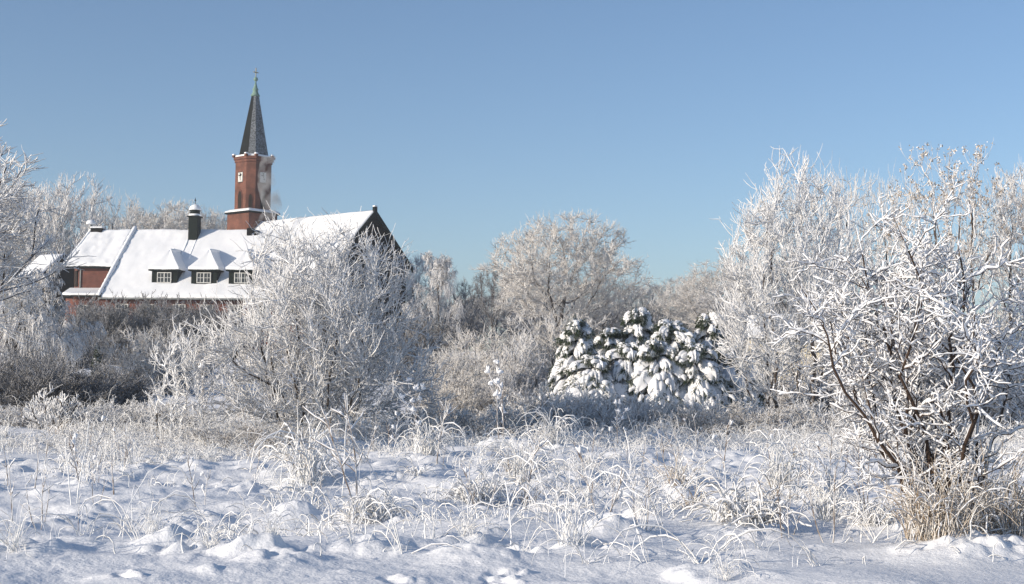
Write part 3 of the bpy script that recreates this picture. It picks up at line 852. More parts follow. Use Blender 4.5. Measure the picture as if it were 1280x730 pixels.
tb = Tubes(); tt = np.linspace(0, 1, 26)
P = np.stack([-4.72 + .64 * tt, 3.0 + 4 * tt, zr(3.0 + 4 * tt) + .12], 1)[None]
tb.add(P, np.full((1, 26), .16) * rng.uniform(.75, 1.2, (1, 26)), 8, .9)
part('verge_snow', tb.mesh('verge_snow', M['roofsnow']), pr)
# low lean-to roof under the pavilion
s = Solid()
ring = [(0.0, -.1, E - .02), (-2.7, -.1, E - .02), (-4.5, 2.0, E + .1), (-4.5, 3.8, zb - .02), (-.1, 3.8, zb - .02)]
s.loft([[(x, y, z - .14) for x, y, z in ring], [(x, y, z) for x, y, z in ring]])
lr = s.build('lean_to_roof', M['slate'], house)
s = Solid()
ring2 = [(-.2, .0, E + .06), (-2.7, .0, E + .06), (-4.4, 2.0, E + .2), (-4.4, 3.39, zb + .1), (-.2, 3.39, zb + .1)]
s.loft([[(x, y, z - .1) for x, y, z in ring2], [(x * .985, y + .03, z + .12) for x, y, z in ring2]])
s.build('roof_snow', M['roofsnow'], lr, .06)
# downpipe, gutter
s = Solid(); s.box(-3.42, -3.32, 3.30, 3.39, zb - .05, zt); s.build('downpipe', M['pipe'], house)
s = Solid(); s.box(-.1, LEN, -.36, -.22, E - .34, E - .2); s.build('gutter', M['pipe'], house, .03)


def window(parent, x0, x1, y, z0, z1, cols=2, rows=2, mat='white'):
    f = Solid(); b_ = .07
    f.box(x0, x0 + b_, y - .05, y + .04, z0, z1); f.box(x1 - b_, x1, y - .05, y + .04, z0, z1)
    f.box(x0 + b_, x1 - b_, y - .05, y + .04, z1 - b_, z1); f.box(x0 + b_, x1 - b_, y - .05, y + .04, z0, z0 + b_)
    for c in range(1, cols):
        xm = x0 + (x1 - x0) * c / cols
        f.box(xm - .04, xm + .04, y - .045, y + .035, z0 + b_, z1 - b_)
    for c in range(cols):
        xa = x0 + (x1 - x0) * c / cols + (.05 if c else b_); xb = x0 + (x1 - x0) * (c + 1) / cols - (.05 if c < cols - 1 else b_)
        xm = (xa + xb) / 2
        f.box(xm - .018, xm + .018, y - .03, y + .02, z0 + b_, z1 - b_)
        for r_ in range(1, rows):
            zm = z0 + (z1 - z0) * r_ / rows
            f.box(xa, xm - .018, y - .03, y + .02, zm - .018, zm + .018); f.box(xm + .018, xb, y - .03, y + .02, zm - .018, zm + .018)
    fo = f.build('window', M[mat], parent)
    g = Solid(); g.box(x0 + .03, x1 - .03, y + .006, y + .02, z0 + .03, z1 - .03)
    g.build('pane', M['glass'], fo)
    return fo


for x in (1.2, 3.6, 6.2, 8.6, 11.0, 13.4, 15.8):
    window(house, x, x + 1.1, .32, E - 2.3, E - .7)
window(house, -2.2, -1.2, .46, E - 2.2, E - .8)
# small window on the canted corner
s = Solid(); s.add([(-3.72, 3.60, zb + .35), (-4.2, 4.16, zb + .35), (-4.2, 4.16, zt - .3), (-3.72, 3.60, zt - .3), (-3.78, 3.55, zb + .35), (-4.26, 4.11, zb + .35), (-4.26, 4.11, zt - .3), (-3.78, 3.55, zt - .3)],
                   [(0, 1, 2, 3), (4, 5, 6, 7), (0, 1, 5, 4), (1, 2, 6, 5), (2, 3, 7, 6), (3, 0, 4, 7)])
s.build('window', M['louvre'], house)


def dormer(uc):
    v0 = 1.0; hw = 1.12; z0 = zr(v0) + .12; z1 = z0 + 1.32; va = 2.2; za = z1 + 1.6
    vb = (za - E) / SL; ve = (z1 - E) / SL
    b_ = Solid()
    b_.add([(uc - hw, v0, z0 - .4), (uc + hw, v0, z0 - .4), (uc + hw, v0, z1), (uc - hw, v0, z1), (uc - hw, ve + .3, z1), (uc + hw, ve + .3, z1), (uc - hw, ve + .3, zr(ve) - .5), (uc + hw, ve + .3, zr(ve) - .5)],
           [(0, 1, 2, 3), (0, 3, 4, 6), (1, 7, 5, 2), (3, 2, 5, 4)])
    d = b_.build('dormer', M['greenwood'], house)
    window(d, uc - .62, uc + .62, v0 - .05, z0 + .12, z1 - .3, 2, 2)
    # roof: hipped front, flared eave
    o = .2
    e0 = Vector((uc - hw - o, v0 - .3, z1 - .06)); e1 = Vector((uc + hw + o, v0 - .3, z1 - .06))
    r0 = Vector((uc - hw - o, ve + .4, z1 - .06)); r1 = Vector((uc + hw + o, ve + .4, z1 - .06))
    ap = Vector((uc, va, za)); bk = Vector((uc, vb + .2, za + .02))
    s = Solid()
    dn = Vector((0, 0, -.12))
    s.add([e0, e1, r1, r0, ap, bk, e0 + dn, e1 + dn, r1 + dn, r0 + dn],
          [(0, 1, 4), (1, 2, 5, 4), (3, 0, 4, 5), (2, 3, 5), (0, 6, 7, 1), (1, 7, 8, 2), (3, 9, 6, 0), (6, 9, 8, 7)])
    rf = s.build('dormer_roof', M['greenwood'], d)
    # snow on the three slopes, as a slightly swollen copy with concave sweep
    n = 14; V = []; Fq = []
    def patch(A, B, Cc, Dd, sd):
        base = sum(len(x) for x in V)
        u = np.linspace(0, 1, n)[None, :, None]; v = np.linspace(0, 1, n)[:, None, None]
        A, B, Cc, Dd = [np.array(x, float) for x in (A, B, Cc, Dd)]
        p = (A * (1 - u) + B * u) * (1 - v) + (Dd * (1 - u) + Cc * u) * v
        sag = -.05 * np.sin(v * math.pi)
        p = p + np.array([0, 0, 1.0]) * (.17 + sag + .03 * np.sin(u * 7 + sd))
        V.append(p.reshape(-1, 3))
        idx = np.arange(n * n).reshape(n, n) + base
        Fq.append(np.stack([idx[:-1, :-1], idx[:-1, 1:], idx[1:, 1:], idx[1:, :-1]], -1).reshape(-1, 4))
    patch(e0, e1, ap, ap, 1); patch(e1, r1, bk, ap, 2); patch(r0, e0, ap, bk, 3)
    VV = np.concatenate(V)
    m_ = len(VV)
    # drip edge
    rows = [np.arange(n), np.arange(n) + n * n, np.arange(n) + 2 * n * n]
    low = []
    for rw in rows:
        lowp = VV[rw] - [0, 0, .19]
        low.append(lowp)
    for i, rw in enumerate(rows):
        li = np.arange(n) + m_ + i * n
        Fq.append(np.stack([rw[:-1], li[:-1], li[1:], rw[1:]], -1))
    VV = np.concatenate([VV] + low)
    part('dormer_snow', np_mesh('dormer_snow', VV, Fq, M['roofsnow']), rf)
    tb = Tubes()
    P = np.array([[list(bk + Vector((0, .5, .1))), list(bk + Vector((0, 0, .12))), list((bk + ap) / 2 + Vector((0, 0, .12))), list(ap + Vector((0, 0, .1)))]])
    tb.add(P, np.array([[.1, .17, .16, .12]]), 8)
    part('ridge_snow', tb.mesh('ridge_snow', M['roofsnow']), rf)


def u_of(px, py, v):             # house-local u for a pixel at setback v
    ca, sa = math.cos(R(7.3)), math.sin(R(7.3))
    d = ray(px, py)
    # solve along ray for local v
    O = Vector((Pb.x, Pb.y, 0)); n = Vector((sa, ca, 0)); uu = Vector((ca, -sa, 0))
    k = (v + n.dot(O) - n.dot(CAM_P)) / n.dot(d)
    p = CAM_P + d * k
    return uu.dot(p - O), p.z - GZ


for px in (205.5, 255, 302):
    u, _ = u_of(px, 350, 1.0)
    dormer(u)
# ridge lantern
u, _ = u_of(244, 285, 6.2)
s = Solid(); s.box(u - .42, u + .42, 5.6, 6.5, zr(5.5) - .2, zr(7) + 1.05); ln_ = s.build('lantern', M['greenwood'], house, .03)
s = Solid(); s.box(u - .52, u + .52, 5.48, 6.62, zr(7) + 1.05, zr(7) + 1.15); s.build('lantern_cornice', M['greenwood'], ln_)
zz = zr(7) + 1.15
s = Solid(); s.lathe([(.56, zz), (.54, zz + .14), (.46, zz + .2), (.42, zz + .2)], 12, u, 6.05); s.build('cornice_snow', M['roofsnow'], ln_, 0, True)
s = Solid(); s.lathe([(.43, zz + .1), (.43, zz + .45), (.5, zz + .48), (.5, zz + .53)], 12, u, 6.05); s.build('lantern_drum', M['greenwood'], ln_)
s = Solid(); s.lathe([(.54, zz + .53), (.5, zz + .72), (.36, zz + .92), (.14, zz + 1.04), (.03, zz + 1.08)], 14, u, 6.05); s.build('dome_snow', M['roofsnow'], ln_, 0, True)
s = Solid(); s.lathe([(.03, zz + 1.05), (.03, zz + 1.35), (.09, zz + 1.42), (.03, zz + 1.5), (.02, zz + 1.65)], 8, u, 6.05); s.build('finial', M['black'], ln_)
# snow covered ladder rails below the lantern
for dx in (-.42, .34):
    tb = Tubes(); P = np.stack([np.full(12, u + dx) + np.linspace(0, .12, 12), np.linspace(5.6, 3.6, 12), zr(np.linspace(5.6, 3.6, 12)) + .24], 1)[None]
    tb.add(P, np.full((1, 12), .07), 6); part('roof_rail', tb.mesh('roof_rail', M['roofsnow']), house)
# vent pipe with mushroom of snow and low dark stack
u, _ = u_of(113.5, 285, 6.9)
s = Solid(); s.lathe([(.13, zr(6.5) - .2), (.13, zr(7) + .55)], 10, u, 6.9); vp = s.build('vent_pipe', M['pipe'], house)
s = Solid(); s.lathe([(.12, zr(7) + .5), (.42, zr(7) + .56), (.44, zr(7) + .66), (.3, zr(7) + .85), (.08, zr(7) + .95)], 14, u, 6.9); s.build('snow_cap', M['roofsnow'], vp, 0, True)
s = Solid(); s.box(u + .15, u + 1.2, 6.5, 7.2, zr(6.5) - .2, zr(7) + .16); cs = s.build('chimney', M['dark_shade_wood'], house, .03)
s = Solid(); s.box(u + .1, u + 1.25, 6.45, 7.25, zr(7) + .16, zr(7) + .3); s.build('snow_cap', M['roofsnow'], cs, .06)
u, _ = u_of(217.5, 319, 4.2)
s = Solid(); s.lathe([(.09, zr(4.2) - .1), (.09, zr(4.2) + .42)], 8, u, 4.2); vp = s.build('vent_pipe', M['black'], house)
s = Solid(); s.lathe([(.1, zr(4.2) + .42), (.13, zr(4.2) + .5), (.05, zr(4.2) + .62)], 8, u, 4.2); s.build('snow_cap', M['roofsnow'], vp, 0, True)
# smoking chimney at the right end of the ridge
uc_, _ = u_of(317, 298, 6.4)
s = Solid(); s.box(uc_ - .55, uc_ - .05, 6.1, 6.9, zr(6) - .3, zr(7) + .12); s.box(uc_ + .1, uc_ + .5, 6.1, 6.8, zr(6) - .3, zr(7) - .1)
s.build('chimney', M['dark_shade_wood'], house, .04)
CH = Matrix.Translation(Vector((Pb.x, Pb.y, GZ))) @ Matrix.Rotation(-R(7.3), 4, 'Z') @ Vector((uc_, 6.5, zr(7)))

# ================================================================== CHURCH
TA = at(315.5, 267, 130)         # tower axis at ledge height
GN = Vector((math.sin(R(47.8)), -math.cos(R(47.8)), 0))      # nave axis, towards the gable
church = empty('church', (TA.x, TA.y, 3.4), math.atan2(GN.y, GN.x))
tag(church, 'red brick church with slim slate spire, clock tower and steep snowy nave', 'church')
CZ = 3.4
# local: x along nave towards the gable, y to the left-back? (x cross): local y = (-GN.y, GN.x)
zl = TA.z - CZ
ztop = at(316.5, 198, 130).z - CZ
zs1 = at(317, 120, 130).z - CZ; zball = at(317.5, 99, 130).z - CZ; zcross = at(318, 85, 130).z - CZ


def octo(half, ch, z):
    a = half; c = half - ch
    return [(a, -c, z), (a, c, z), (c, a, z), (-c, a, z), (-a, c, z), (-a, -c, z), (-c, -a, z), (c, -a, z)]


tower = Solid(); tower.box(-1.75, 1.75, -1.75, 1.75, -1, zl - .1); tw_base = tower.build('tower_base', M['tbrick'], church)
s = Solid(); s.box(-1.95, 1.95, -1.95, 1.95, zl - .12, zl + .02); s.build('tower_ledge', M['slate'], tw_base)
s = Solid(); s.loft([[(x * 1.0, y * 1.0, zl + .02) for x, y in ((-1.98, -1.98), (1.98, -1.98), (1.98, 1.98), (-1.98, 1.98))], [(x, y, zl + .13) for x, y in ((-1.95, -1.95), (1.95, -1.95), (1.95, 1.95), (-1.95, 1.95))], [(x, y, zl + .3) for x, y in ((-1.6, -1.6), (1.6, -1.6), (1.6, 1.6), (-1.6, 1.6))]])
s.build('ledge_snow', M['roofsnow'], tw_base, .05)
s = Solid(); s.loft([octo(1.6, .68, zl), octo(1.6, .68, ztop - .55), octo(1.68, .7, ztop - .5), octo(1.68, .7, ztop - .3), octo(1.78, .74, ztop - .25), octo(1.78, .74, ztop)])
tw_ = s.build('tower', M['tbrick'], church)
# corner battlement stubs with snow
st = Solid(); sns = Solid()
for x, y, z in octo(1.74, .72, ztop):
    st.box(x - .14, x + .14, y - .14, y + .14, z - .02, z + .16)
    sns.box(x - .17, x + .17, y - .17, y + .17, z + .16, z + .30)
st.build('parapet', M['tbrick'], tw_); sns.build('parapet_snow', M['roofsnow'], tw_, .06)
s = Solid(); s.loft([octo(1.72, .71, ztop + .003), octo(1.7, .7, ztop + .14), octo(1.15, .5, ztop + .3)]); s.build('cornice_snow', M['roofsnow'], tw_, .04)
# spire, frosted on the shaded side
b0, b1 = octo(1.17, .49, ztop + .25), octo(.30, .125, zs1)
dark = Solid(); fro = Solid()
for i in range(8):
    j = (i + 1) % 8
    tgt = fro if i in (0, 7, 1, 2) else dark
    if i == 7: tgt = fro
    tgt.add([b0[i], b0[j], b1[j], b1[i]], [(0, 1, 2, 3)])
sp = dark.build('spire', M['slate'], church); fro.build('frosted_slates', M['slate_frost'], sp)
s = Solid(); s.lathe([(.40, zs1 - .05), (.44, zs1 + .05), (.32, zs1 + .2), (.22, zs1 + .5), (.30, zs1 + .62), (.2, zs1 + .75), (.10, zs1 + 1.1), (.06, zball - .25)], 12)
s.build('copper_cap', M['copper'], sp, 0, True)
s = Solid(); s.lathe([(.05, zball - .3)] + [(.21 * math.sin(a), zball - .21 * math.cos(a)) for a in np.linspace(.3, 2.9, 8)] + [(.035, zball + .22), (.03, zcross - .1)], 12)
s.build('ball', M['copper'], sp, 0, True)
s = Solid()
s.box(-.03, .03, -.03, .03, zball + .2, zcross); s.box(-.02, .02, -.28, -.035, zcross - .45, zcross - .37); s.box(-.02, .02, .035, .28, zcross - .45, zcross - .37)
s.build('cross', M['gold'], sp)


def arch_window(parent, face, w_, z0, z1, mat='louvre'):
    """pointed opening on a tower face: face = (origin xy, outward normal xy)"""
    (ox, oy), (nx, ny) = face
    tx, ty = -ny, nx
    prof = [(-w_, z0), (w_, z0), (w_, z1 - w_ * 1.5), (w_ * .72, z1 - w_ * .75), (w_ * .35, z1 - w_ * .22), (0, z1), (-w_ * .35, z1 - w_ * .22), (-w_ * .72, z1 - w_ * .75), (-w_, z1 - w_ * 1.5)]
    def ring(sc, off):
        zc = (z0 + z1) / 2
        return [(ox + tx * a * sc + nx * off, oy + ty * a * sc + ny * off, zc + (z - zc) * (1 + (sc - 1) * .5)) for a, z in prof]
    s = Solid(); s.loft([ring(1.28, -.02), ring(1.28, .05)]); fr = s.build('window_surround', M['brick'], parent)
    s = Solid(); s.loft([ring(1.0, -.02), ring(1.0, .055)]); s.build('louvre', M[mat], fr)


# faces: local -y main face looks front-left, +x main face looks front-right, chamfer between them at (+x,-y)
zwa = at(0, 264.5, 130).z; 
z0w = zl + .25
tw_.scale = (.9, .9, 1); tw_base.scale = (.93, .93, 1)
arch_window(tw_, ((0, -1.6), (0, -1)), .30, z0w + .1, z0w + 1.75)
arch_window(tw_, ((1.6 - .34, -1.6 + .34), (.7071, -.7071)), .17, z0w + .1, z0w + 1.4)
arch_window(tw_, ((1.6, 0), (1, 0)), .30, z0w + .1, z0w + 1.75)
zc = at(298.5, 221.5, 129).z - CZ
for face in ('l', 'r'):
    s = Solid(); q = .36
    if face == 'l': s.box(-q, q, -1.66, -1.58, zc - .48, zc + .48)
    else: s.box(1.58, 1.66, -q, q, zc - .48, zc + .48)
    cf = s.build('clock_face', M['white'], tw_)
    h = Solid()
    if face == 'l':
        h.box(-.035, .035, -1.69, -1.67, zc - .02, zc + .4); h.add([(-.02, -1.69, zc - .03), (.03, -1.69, zc + .03), (.05, -1.69, zc - .28), (.0, -1.69, zc - .30)], [(0, 1, 2, 3)])
        h.box(-.25, -.04, -1.69, -1.67, zc + .12, zc + .2); h.box(.04, .2, -1.69, -1.67, zc + .1, zc + .3)
        h.box(-.36, .36, -1.685, -1.67, zc + .44, zc + .48); h.box(-.36, .36, -1.685, -1.67, zc - .48, zc - .44)
    else:
        h.box(1.67, 1.69, -.035, .035, zc - .02, zc + .4); h.box(1.67, 1.69, -.25, -.04, zc + .12, zc + .2); h.box(1.67, 1.69, .04, .2, zc - .2, zc - .1)
    h.build('clock_hand', M['black'], cf)

# nave
BP = at(467, 263, 118.8); zrg = BP.z - CZ
Lnv = 16.6; hw = 4.2; drop = 4.35; zev = zrg - drop
s = Solid()
s.box(1.3, Lnv - .02, -hw + .6, hw - .25, -1, zev - .45)
s.build('nave_wall', M['brick'], church)
s = Solid()
s.add([(Lnv, -5.8, -1), (Lnv, hw - .2, -1), (Lnv, hw - .2, zev - .1), (Lnv, 0, zrg - .25), (Lnv, -5.8, zrg - .25 - 5.8 * drop / hw), (Lnv - .3, -5.8, -1), (Lnv - .3, hw - .2, -1), (Lnv - .3, hw - .2, zev - .1), (Lnv - .3, 0, zrg - .25), (Lnv - .3, -5.8, zrg - .25 - 5.8 * drop / hw)],
      [(0, 1, 2, 3, 4), (5, 6, 7, 8, 9), (0, 1, 6, 5), (1, 2, 7, 6), (2, 3, 8, 7), (3, 4, 9, 8), (4, 0, 5, 9)])
gb = s.build('gable', M['dark_shade_wood'], church)  # side away from the sun, its shade worked into the near-black colour
# boards on the gable
s = Solid()
for i in range(-9, 10):
    y = i * .42
    ztop_ = zrg - .45 - abs(y) * drop / hw
    s.box(Lnv + .003, Lnv + .03, y - .035, y + .035, 2.0, ztop_)
s.build('cover_strip', M['dark_shade_wood'], gb)
s = Solid(); s.box(Lnv + .031, Lnv + .08, -hw + .3, hw - .3, zev - .5, zev - .25); s.build('gable_band', M['greenwood'], gb)
s = Solid()
e = .25; k_ = drop / hw
HWS = {-1: 6.2, 1: hw + e}
for sg in (-1, 1):
    s.add([(1.2, 0, zrg - .2), (Lnv + .35, 0, zrg - .2), (Lnv + .35, sg * HWS[sg], zrg - .2 - HWS[sg] * k_), (1.2, sg * HWS[sg], zrg - .2 - HWS[sg] * k_),
           (1.2, 0, zrg), (Lnv + .35, 0, zrg), (Lnv + .35, sg * HWS[sg], zrg - HWS[sg] * k_), (1.2, sg * HWS[sg], zrg - HWS[sg] * k_)],
          [(0, 1, 2, 3), (4, 5, 6, 7), (1, 2, 6, 5), (2, 3, 7, 6), (3, 0, 4, 7)])
nr_ = s.build('nave_roof', M['slate'], church)
for sg, sd in ((-1, 8), (1, 9)):
    snow_sheet('roof_snow', [(1.25, sg * HWS[sg], zrg - HWS[sg] * k_ + .004), (Lnv + .28, sg * HWS[sg], zrg - HWS[sg] * k_ + .004), (Lnv + .28, sg * -.02, zrg + .03), (1.25, sg * -.02, zrg + .03)], .16, 90, 40, nr_, M['roofsnow'], sd, .06, .22)
s = Solid(); s.box(Lnv + .12, Lnv + .42, -.16, .16, zrg - .2, zrg + .28); fn = s.build('gable_knob', M['slate'], nr_, .03)
s = Solid(); s.box(Lnv + .1, Lnv + .44, -.18, .18, zrg + .28, zrg + .42); s.build('snow_cap', M['roofsnow'], fn, .07)
# barge boards on the gable verge
s = Solid()
for sg in (-1, 1):
    s.add([(Lnv + .36, 0, zrg - .5), (Lnv + .36, 0, zrg + .02), (Lnv + .36, sg * HWS[sg], zrg - HWS[sg] * k_ + .02), (Lnv + .36, sg * HWS[sg], zrg - HWS[sg] * k_ - .45),
           (Lnv + .44, 0, zrg - .5), (Lnv + .44, 0, zrg + .02), (Lnv + .44, sg * HWS[sg], zrg - HWS[sg] * k_ + .02), (Lnv + .44, sg * HWS[sg], zrg - HWS[sg] * k_ - .45)],
          [(0, 1, 2, 3), (4, 5, 6, 7), (1, 2, 6, 5), (0, 3, 7, 4), (2, 3, 7, 6)])
s.build('barge_board', M['greenwood'], nr_)


# small gabled outbuildings
def gabled(name, peak, gn_deg, L, hw, drop, label, cat, wallm, gablem, base):
    g = Vector((math.sin(R(gn_deg)), -math.cos(R(gn_deg)), 0))
    o = empty(name, (peak.x, peak.y, base), math.atan2(g.y, g.x)); tag(o, label, cat)
    zp = peak.z - base; ze = zp - drop; k = drop / hw
    s = Solid(); s.box(-L, -.05, -hw + .2, hw - .2, -1.2, ze - .1); s.build('wall', M[wallm], o)
    s = Solid()
    s.loft([[(-.04, -hw + .2, -1.2), (-.04, hw - .2, -1.2), (-.04, hw - .2, ze - .1), (-.04, 0, zp - .2), (-.04, -hw + .2, ze - .1)], [(.1, -hw + .2, -1.2), (.1, hw - .2, -1.2), (.1, hw - .2, ze - .1), (.1, 0, zp - .2), (.1, -hw + .2, ze - .1)]])
    s.build('gable', M[gablem], o)
    s = Solid()
    for sg in (-1, 1):
        s.add([(-L, 0, zp - .15), (.35, 0, zp - .15), (.35, sg * (hw + .2), ze - .15 - .2 * k), (-L, sg * (hw + .2), ze - .15 - .2 * k), (-L, 0, zp), (.35, 0, zp), (.35, sg * (hw + .2), ze - .2 * k), (-L, sg * (hw + .2), ze - .2 * k)],
              [(0, 1, 2, 3), (4, 5, 6, 7), (1, 2, 6, 5), (2, 3, 7, 6), (3, 0, 4, 7)])
    rf = s.build('roof', M['dark_shade_wood'], o)
    for sg, sd in ((-1, 3), (1, 4)):
        snow_sheet('roof_snow', [(-L, sg * (hw + .2), ze - .2 * k + .004), (.3, sg * (hw + .2), ze - .2 * k + .004), (.3, 0, zp + .03), (-L, 0, zp + .03)], .15, 24, 16, rf, M['roofsnow'], sd, .04, .2)
    return o


gabled('barn', at(78, 317.5, 132), 60, 2.8, 3.0, 2.4, 'small dark barn with snowy roof at the left end of the brick house', 'barn', 'dark_shade_wood', 'dark_shade_wood', 3.6)
p = at(1150, 396, 70)
gabled('garden_shed', p, 80, 8.5, 2.6, 1.1, 'cream walled shed half hidden behind the snow laden thorn bush', 'shed', 'cream', 'cream', 1.2)

# thin winter haze in the air round the whole place
def air():
    s = Solid(); s.box(-905, 905, -905, 905, -4, 42)
    m = bpy.data.materials.new('haze'); m.use_nodes = True; nt = m.node_tree
    nt.nodes.remove(nt.nodes['Principled BSDF'])
    pv = nt.nodes.new('ShaderNodeVolumePrincipled'); pv.inputs['Color'].default_value = (.93, .96, 1, 1); pv.inputs['Density'].default_value = .0007
    pv.inputs['Anisotropy'].default_value = .2
    nt.links.new(pv.outputs['Volume'], nt.nodes['Material Output'].inputs['Volume'])
    o = s.build('haze', m, None); tag(o, kind='stuff')


air()


# chimney smoke drifting past the tower
def smoke():
    rings = []
    n = 14
    c0 = CH + Vector((-.2, .2, -.2))
    for i in range(13):
        t = i / 12
        cx = c0.x + .2 + 1.3 * smooth(0, .35, t) + .3 * math.sin(t * 6); cy = c0.y - .6 * t; cz = c0.z + 6.6 * t
        r_ = .35 + .62 * math.sin(min(1, t * 1.25) * math.pi * .8)
        rings.append([(cx + r_ * math.cos(a), cy + r_ * math.sin(a), cz) for a in np.linspace(0, 2 * math.pi, n, endpoint=False)])
    s = Solid(); s.loft(rings)
    m = bpy.data.materials.new('smoke'); m.use_nodes = True; nt = m.node_tree
    nt.nodes.remove(nt.nodes['Principled BSDF'])
    pv = nt.nodes.new('ShaderNodeVolumePrincipled'); pv.inputs['Color'].default_value = (.95, .95, .95, 1)
    tc = nt.nodes.new('ShaderNodeTexCoord'); n1 = nt.nodes.new('ShaderNodeTexNoise'); n1.inputs['Scale'].default_value = 1.1; n1.inputs['Detail'].default_value = 4; n1.inputs['Distortion'].default_value = .8
    nt.links.new(tc.outputs['Object'], n1.inputs['Vector'])
    mr = nt.nodes.new('ShaderNodeMapRange'); mr.inputs['From Min'].default_value = .44; mr.inputs['From Max'].default_value = .72; mr.inputs['To Max'].default_value = 1.3
    nt.links.new(n1.outputs['Fac'], mr.inputs['Value']); nt.links.new(mr.outputs['Result'], pv.inputs['Density'])
    nt.links.new(pv.outputs['Volume'], nt.nodes['Material Output'].inputs['Volume'])
    o = s.build('chimney_smoke', m, None, 0, True)
    tag(o, 'thin white smoke rising past the shaded face of the church tower', 'smoke', kind='stuff')


smoke()

# ================================================================== TREES
def proto_h(parts):
    z = []
    for _, me in parts:
        a = np.zeros(len(me.vertices) * 3, np.float32); me.vertices.foreach_get('co', a); z.append(a[2::3])
    return float(np.percentile(np.concatenate(z), 99.3))


def base_at(px, Y, dz=0.0):
    d = ray(px, 470); x = d.x / d.y * Y
    return Vector((x, Y, ghs(x, Y) + dz))


def height_to(px, py, Y, base):
    return at(px, py, Y).z - base.z


oak1 = gen_crown(11, 10, 5.2, .2, 1300, .30, trunk_r=.26, tw_n=4, fine=2.5, tw_r=.0155)
oak2 = gen_crown(12, 10, 4.2, .22, 900, .32, trunk_r=.2, tw_n=4, fine=2, mats=('bark_far', 'rime_thin'))
tall1 = gen_crown(13, 10, 3.0, .25, 600, .32, trunk_r=.16, tw_n=3.5, fine=2, up=.25, mats=('bark_far', 'rime_thin'))
tall2 = gen_crown(14, 10, 3.2, .3, 330, .34, trunk_r=.15, tw_n=1.7, fine=1.1, up=.35, tw_r=.012, tw_len=(.4, 1.0))
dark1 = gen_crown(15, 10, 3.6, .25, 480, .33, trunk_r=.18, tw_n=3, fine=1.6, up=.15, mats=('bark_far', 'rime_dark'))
birch1 = gen_tree(16, 10, .45, 14, 8, 7, 5, .14, .018, .03, .15, ('bark_far', 'rime_thin'), .25, weep=.22)
leafy = gen_crown(17, 10, 3.0, .3, 260, .34, trunk_r=.14, tw_n=1.4, fine=.8, up=.3, tw_r=.010, leaves=3400, mats=('bark', 'rime_thin'))
PROTO = dict(oak1=oak1, oak2=oak2, tall1=tall1, tall2=tall2, dark1=dark1, birch1=birch1, leafy=leafy)

TREES = [  # px, depth, top py, proto, wide, rot, label, group
    (72, 146, 226, 'tall1', 1.0, .3, 'tall frosty tree behind the left end of the brick house', None),
    (128, 152, 242, 'tall2', .9, 1.4, 'bare frosty tree rising behind the vent pipe with the snow cap', None),
    (28, 150, 240, 'oak2', .9, 2.2, 'grey frosted tree behind the barn at the left', None),
    (-20, 150, 240, 'oak1', .9, 0.9, 'grey frosted tree cut by the left edge behind the white birch', None),
    (158, 172, 262, 'dark1', 1.0, .6, 'low shadowed tree behind the house ridge', None),
    (196, 170, 260, 'oak1', 1.1, 2.5, 'rounded frosted crown behind the house ridge left of the lantern', None),
    (232, 176, 268, 'oak2', 1.0, 4.1, 'low frosted crown directly behind the roof lantern', None),
    (272, 170, 268, 'oak1', .9, 5.0, 'low frosted crown between the lantern and the tower', None),
    (548, 112, 316, 'birch1', .75, .5, 'weeping birch with drooping frosted crown right of the church gable', None),
    (520, 128, 322, 'oak2', .9, 1.0, 'grey frosted tree just behind the church gable corner', None),
    (497, 135, 335, 'dark1', .9, 2.0, 'shadowed tree at the foot of the church gable', None),
    (578, 135, 352, 'dark1', 1.0, 3.6, 'shadowed tree between the birch and the small dark tree', None),
    (614, 100, 330, 'dark1', .75, 4.9, 'small dark bare tree left of the broad oak', None),
    (642, 150, 352, 'dark1', 1.3, 2.9, 'far blue tree behind the small dark tree', None),
    (703, 95, 274, 'oak1', 1.12, 1.9, 'broad frosted oak standing alone against the sky at the centre', None),
    (668, 118, 335, 'oak2', 1.0, 5.6, 'grey tree behind the left side of the broad oak', None),
    (748, 125, 345, 'dark1', 1.2, .2, 'grey tree behind the right side of the broad oak', None),
    (795, 150, 356, 'tall2', 1.6, 3.3, 'pale rounded far crown right of the broad oak', 'x'),
    (832, 155, 352, 'oak1', 1.5, 2.1, 'pale rounded far crown right of the broad oak', 'x'),
    (868, 150, 346, 'tall2', 1.5, 1.1, 'far crown above the snowy spruces', None),
    (905, 120, 330, 'oak1', 1.2, .7, 'far crown at the left shoulder of the tall white tree', None),
    (1022, 74, 220, 'tall2', .85, 1.2, 'pale tree behind the right shoulder of the tall white tree', None),
    (1068, 70, 216, 'tall2', .9, 2.6, 'bare brownish tree between the white tree and the leafy oak', None),
    (1112, 72, 226, 'tall2', .7, 4.4, 'thin upright bare tree behind the top of the thorn bush', None),
    (1168, 60, 186, 'leafy', .85, .4, 'oak with clinging brown leaves behind the thorn bush, left one of two', None),
    (1212, 62, 186, 'leafy', .8, 3.0, 'oak with clinging brown leaves behind the thorn bush, right one of two', None),
    (1262, 64, 216, 'tall2', .8, 5.2, 'bare tree at the right edge above the thorn bush', None),
    (1310, 66, 205, 'tall1', .95, 5.9, 'frosty tree cut by the right edge of the view', None),
    (955, 105, 330, 'oak2', 1.2, 2.7, 'grey tree behind the tall white tree', None),
    (1000, 100, 320, 'dark1', 1.2, 1.7, 'shadowed tree low behind the tall white tree', None),
]
for (px, Y, top, pr_, wd, rz, lab, grp) in TREES:
    b = base_at(px, Y); H = height_to(px, top, Y, b) / proto_h(PROTO[pr_])
    place('frosted_tree', PROTO[pr_], b, rz, (H * wd, H * wd, H), lab, 'tree', 'pale far crowns right of the broad oak' if grp else None)

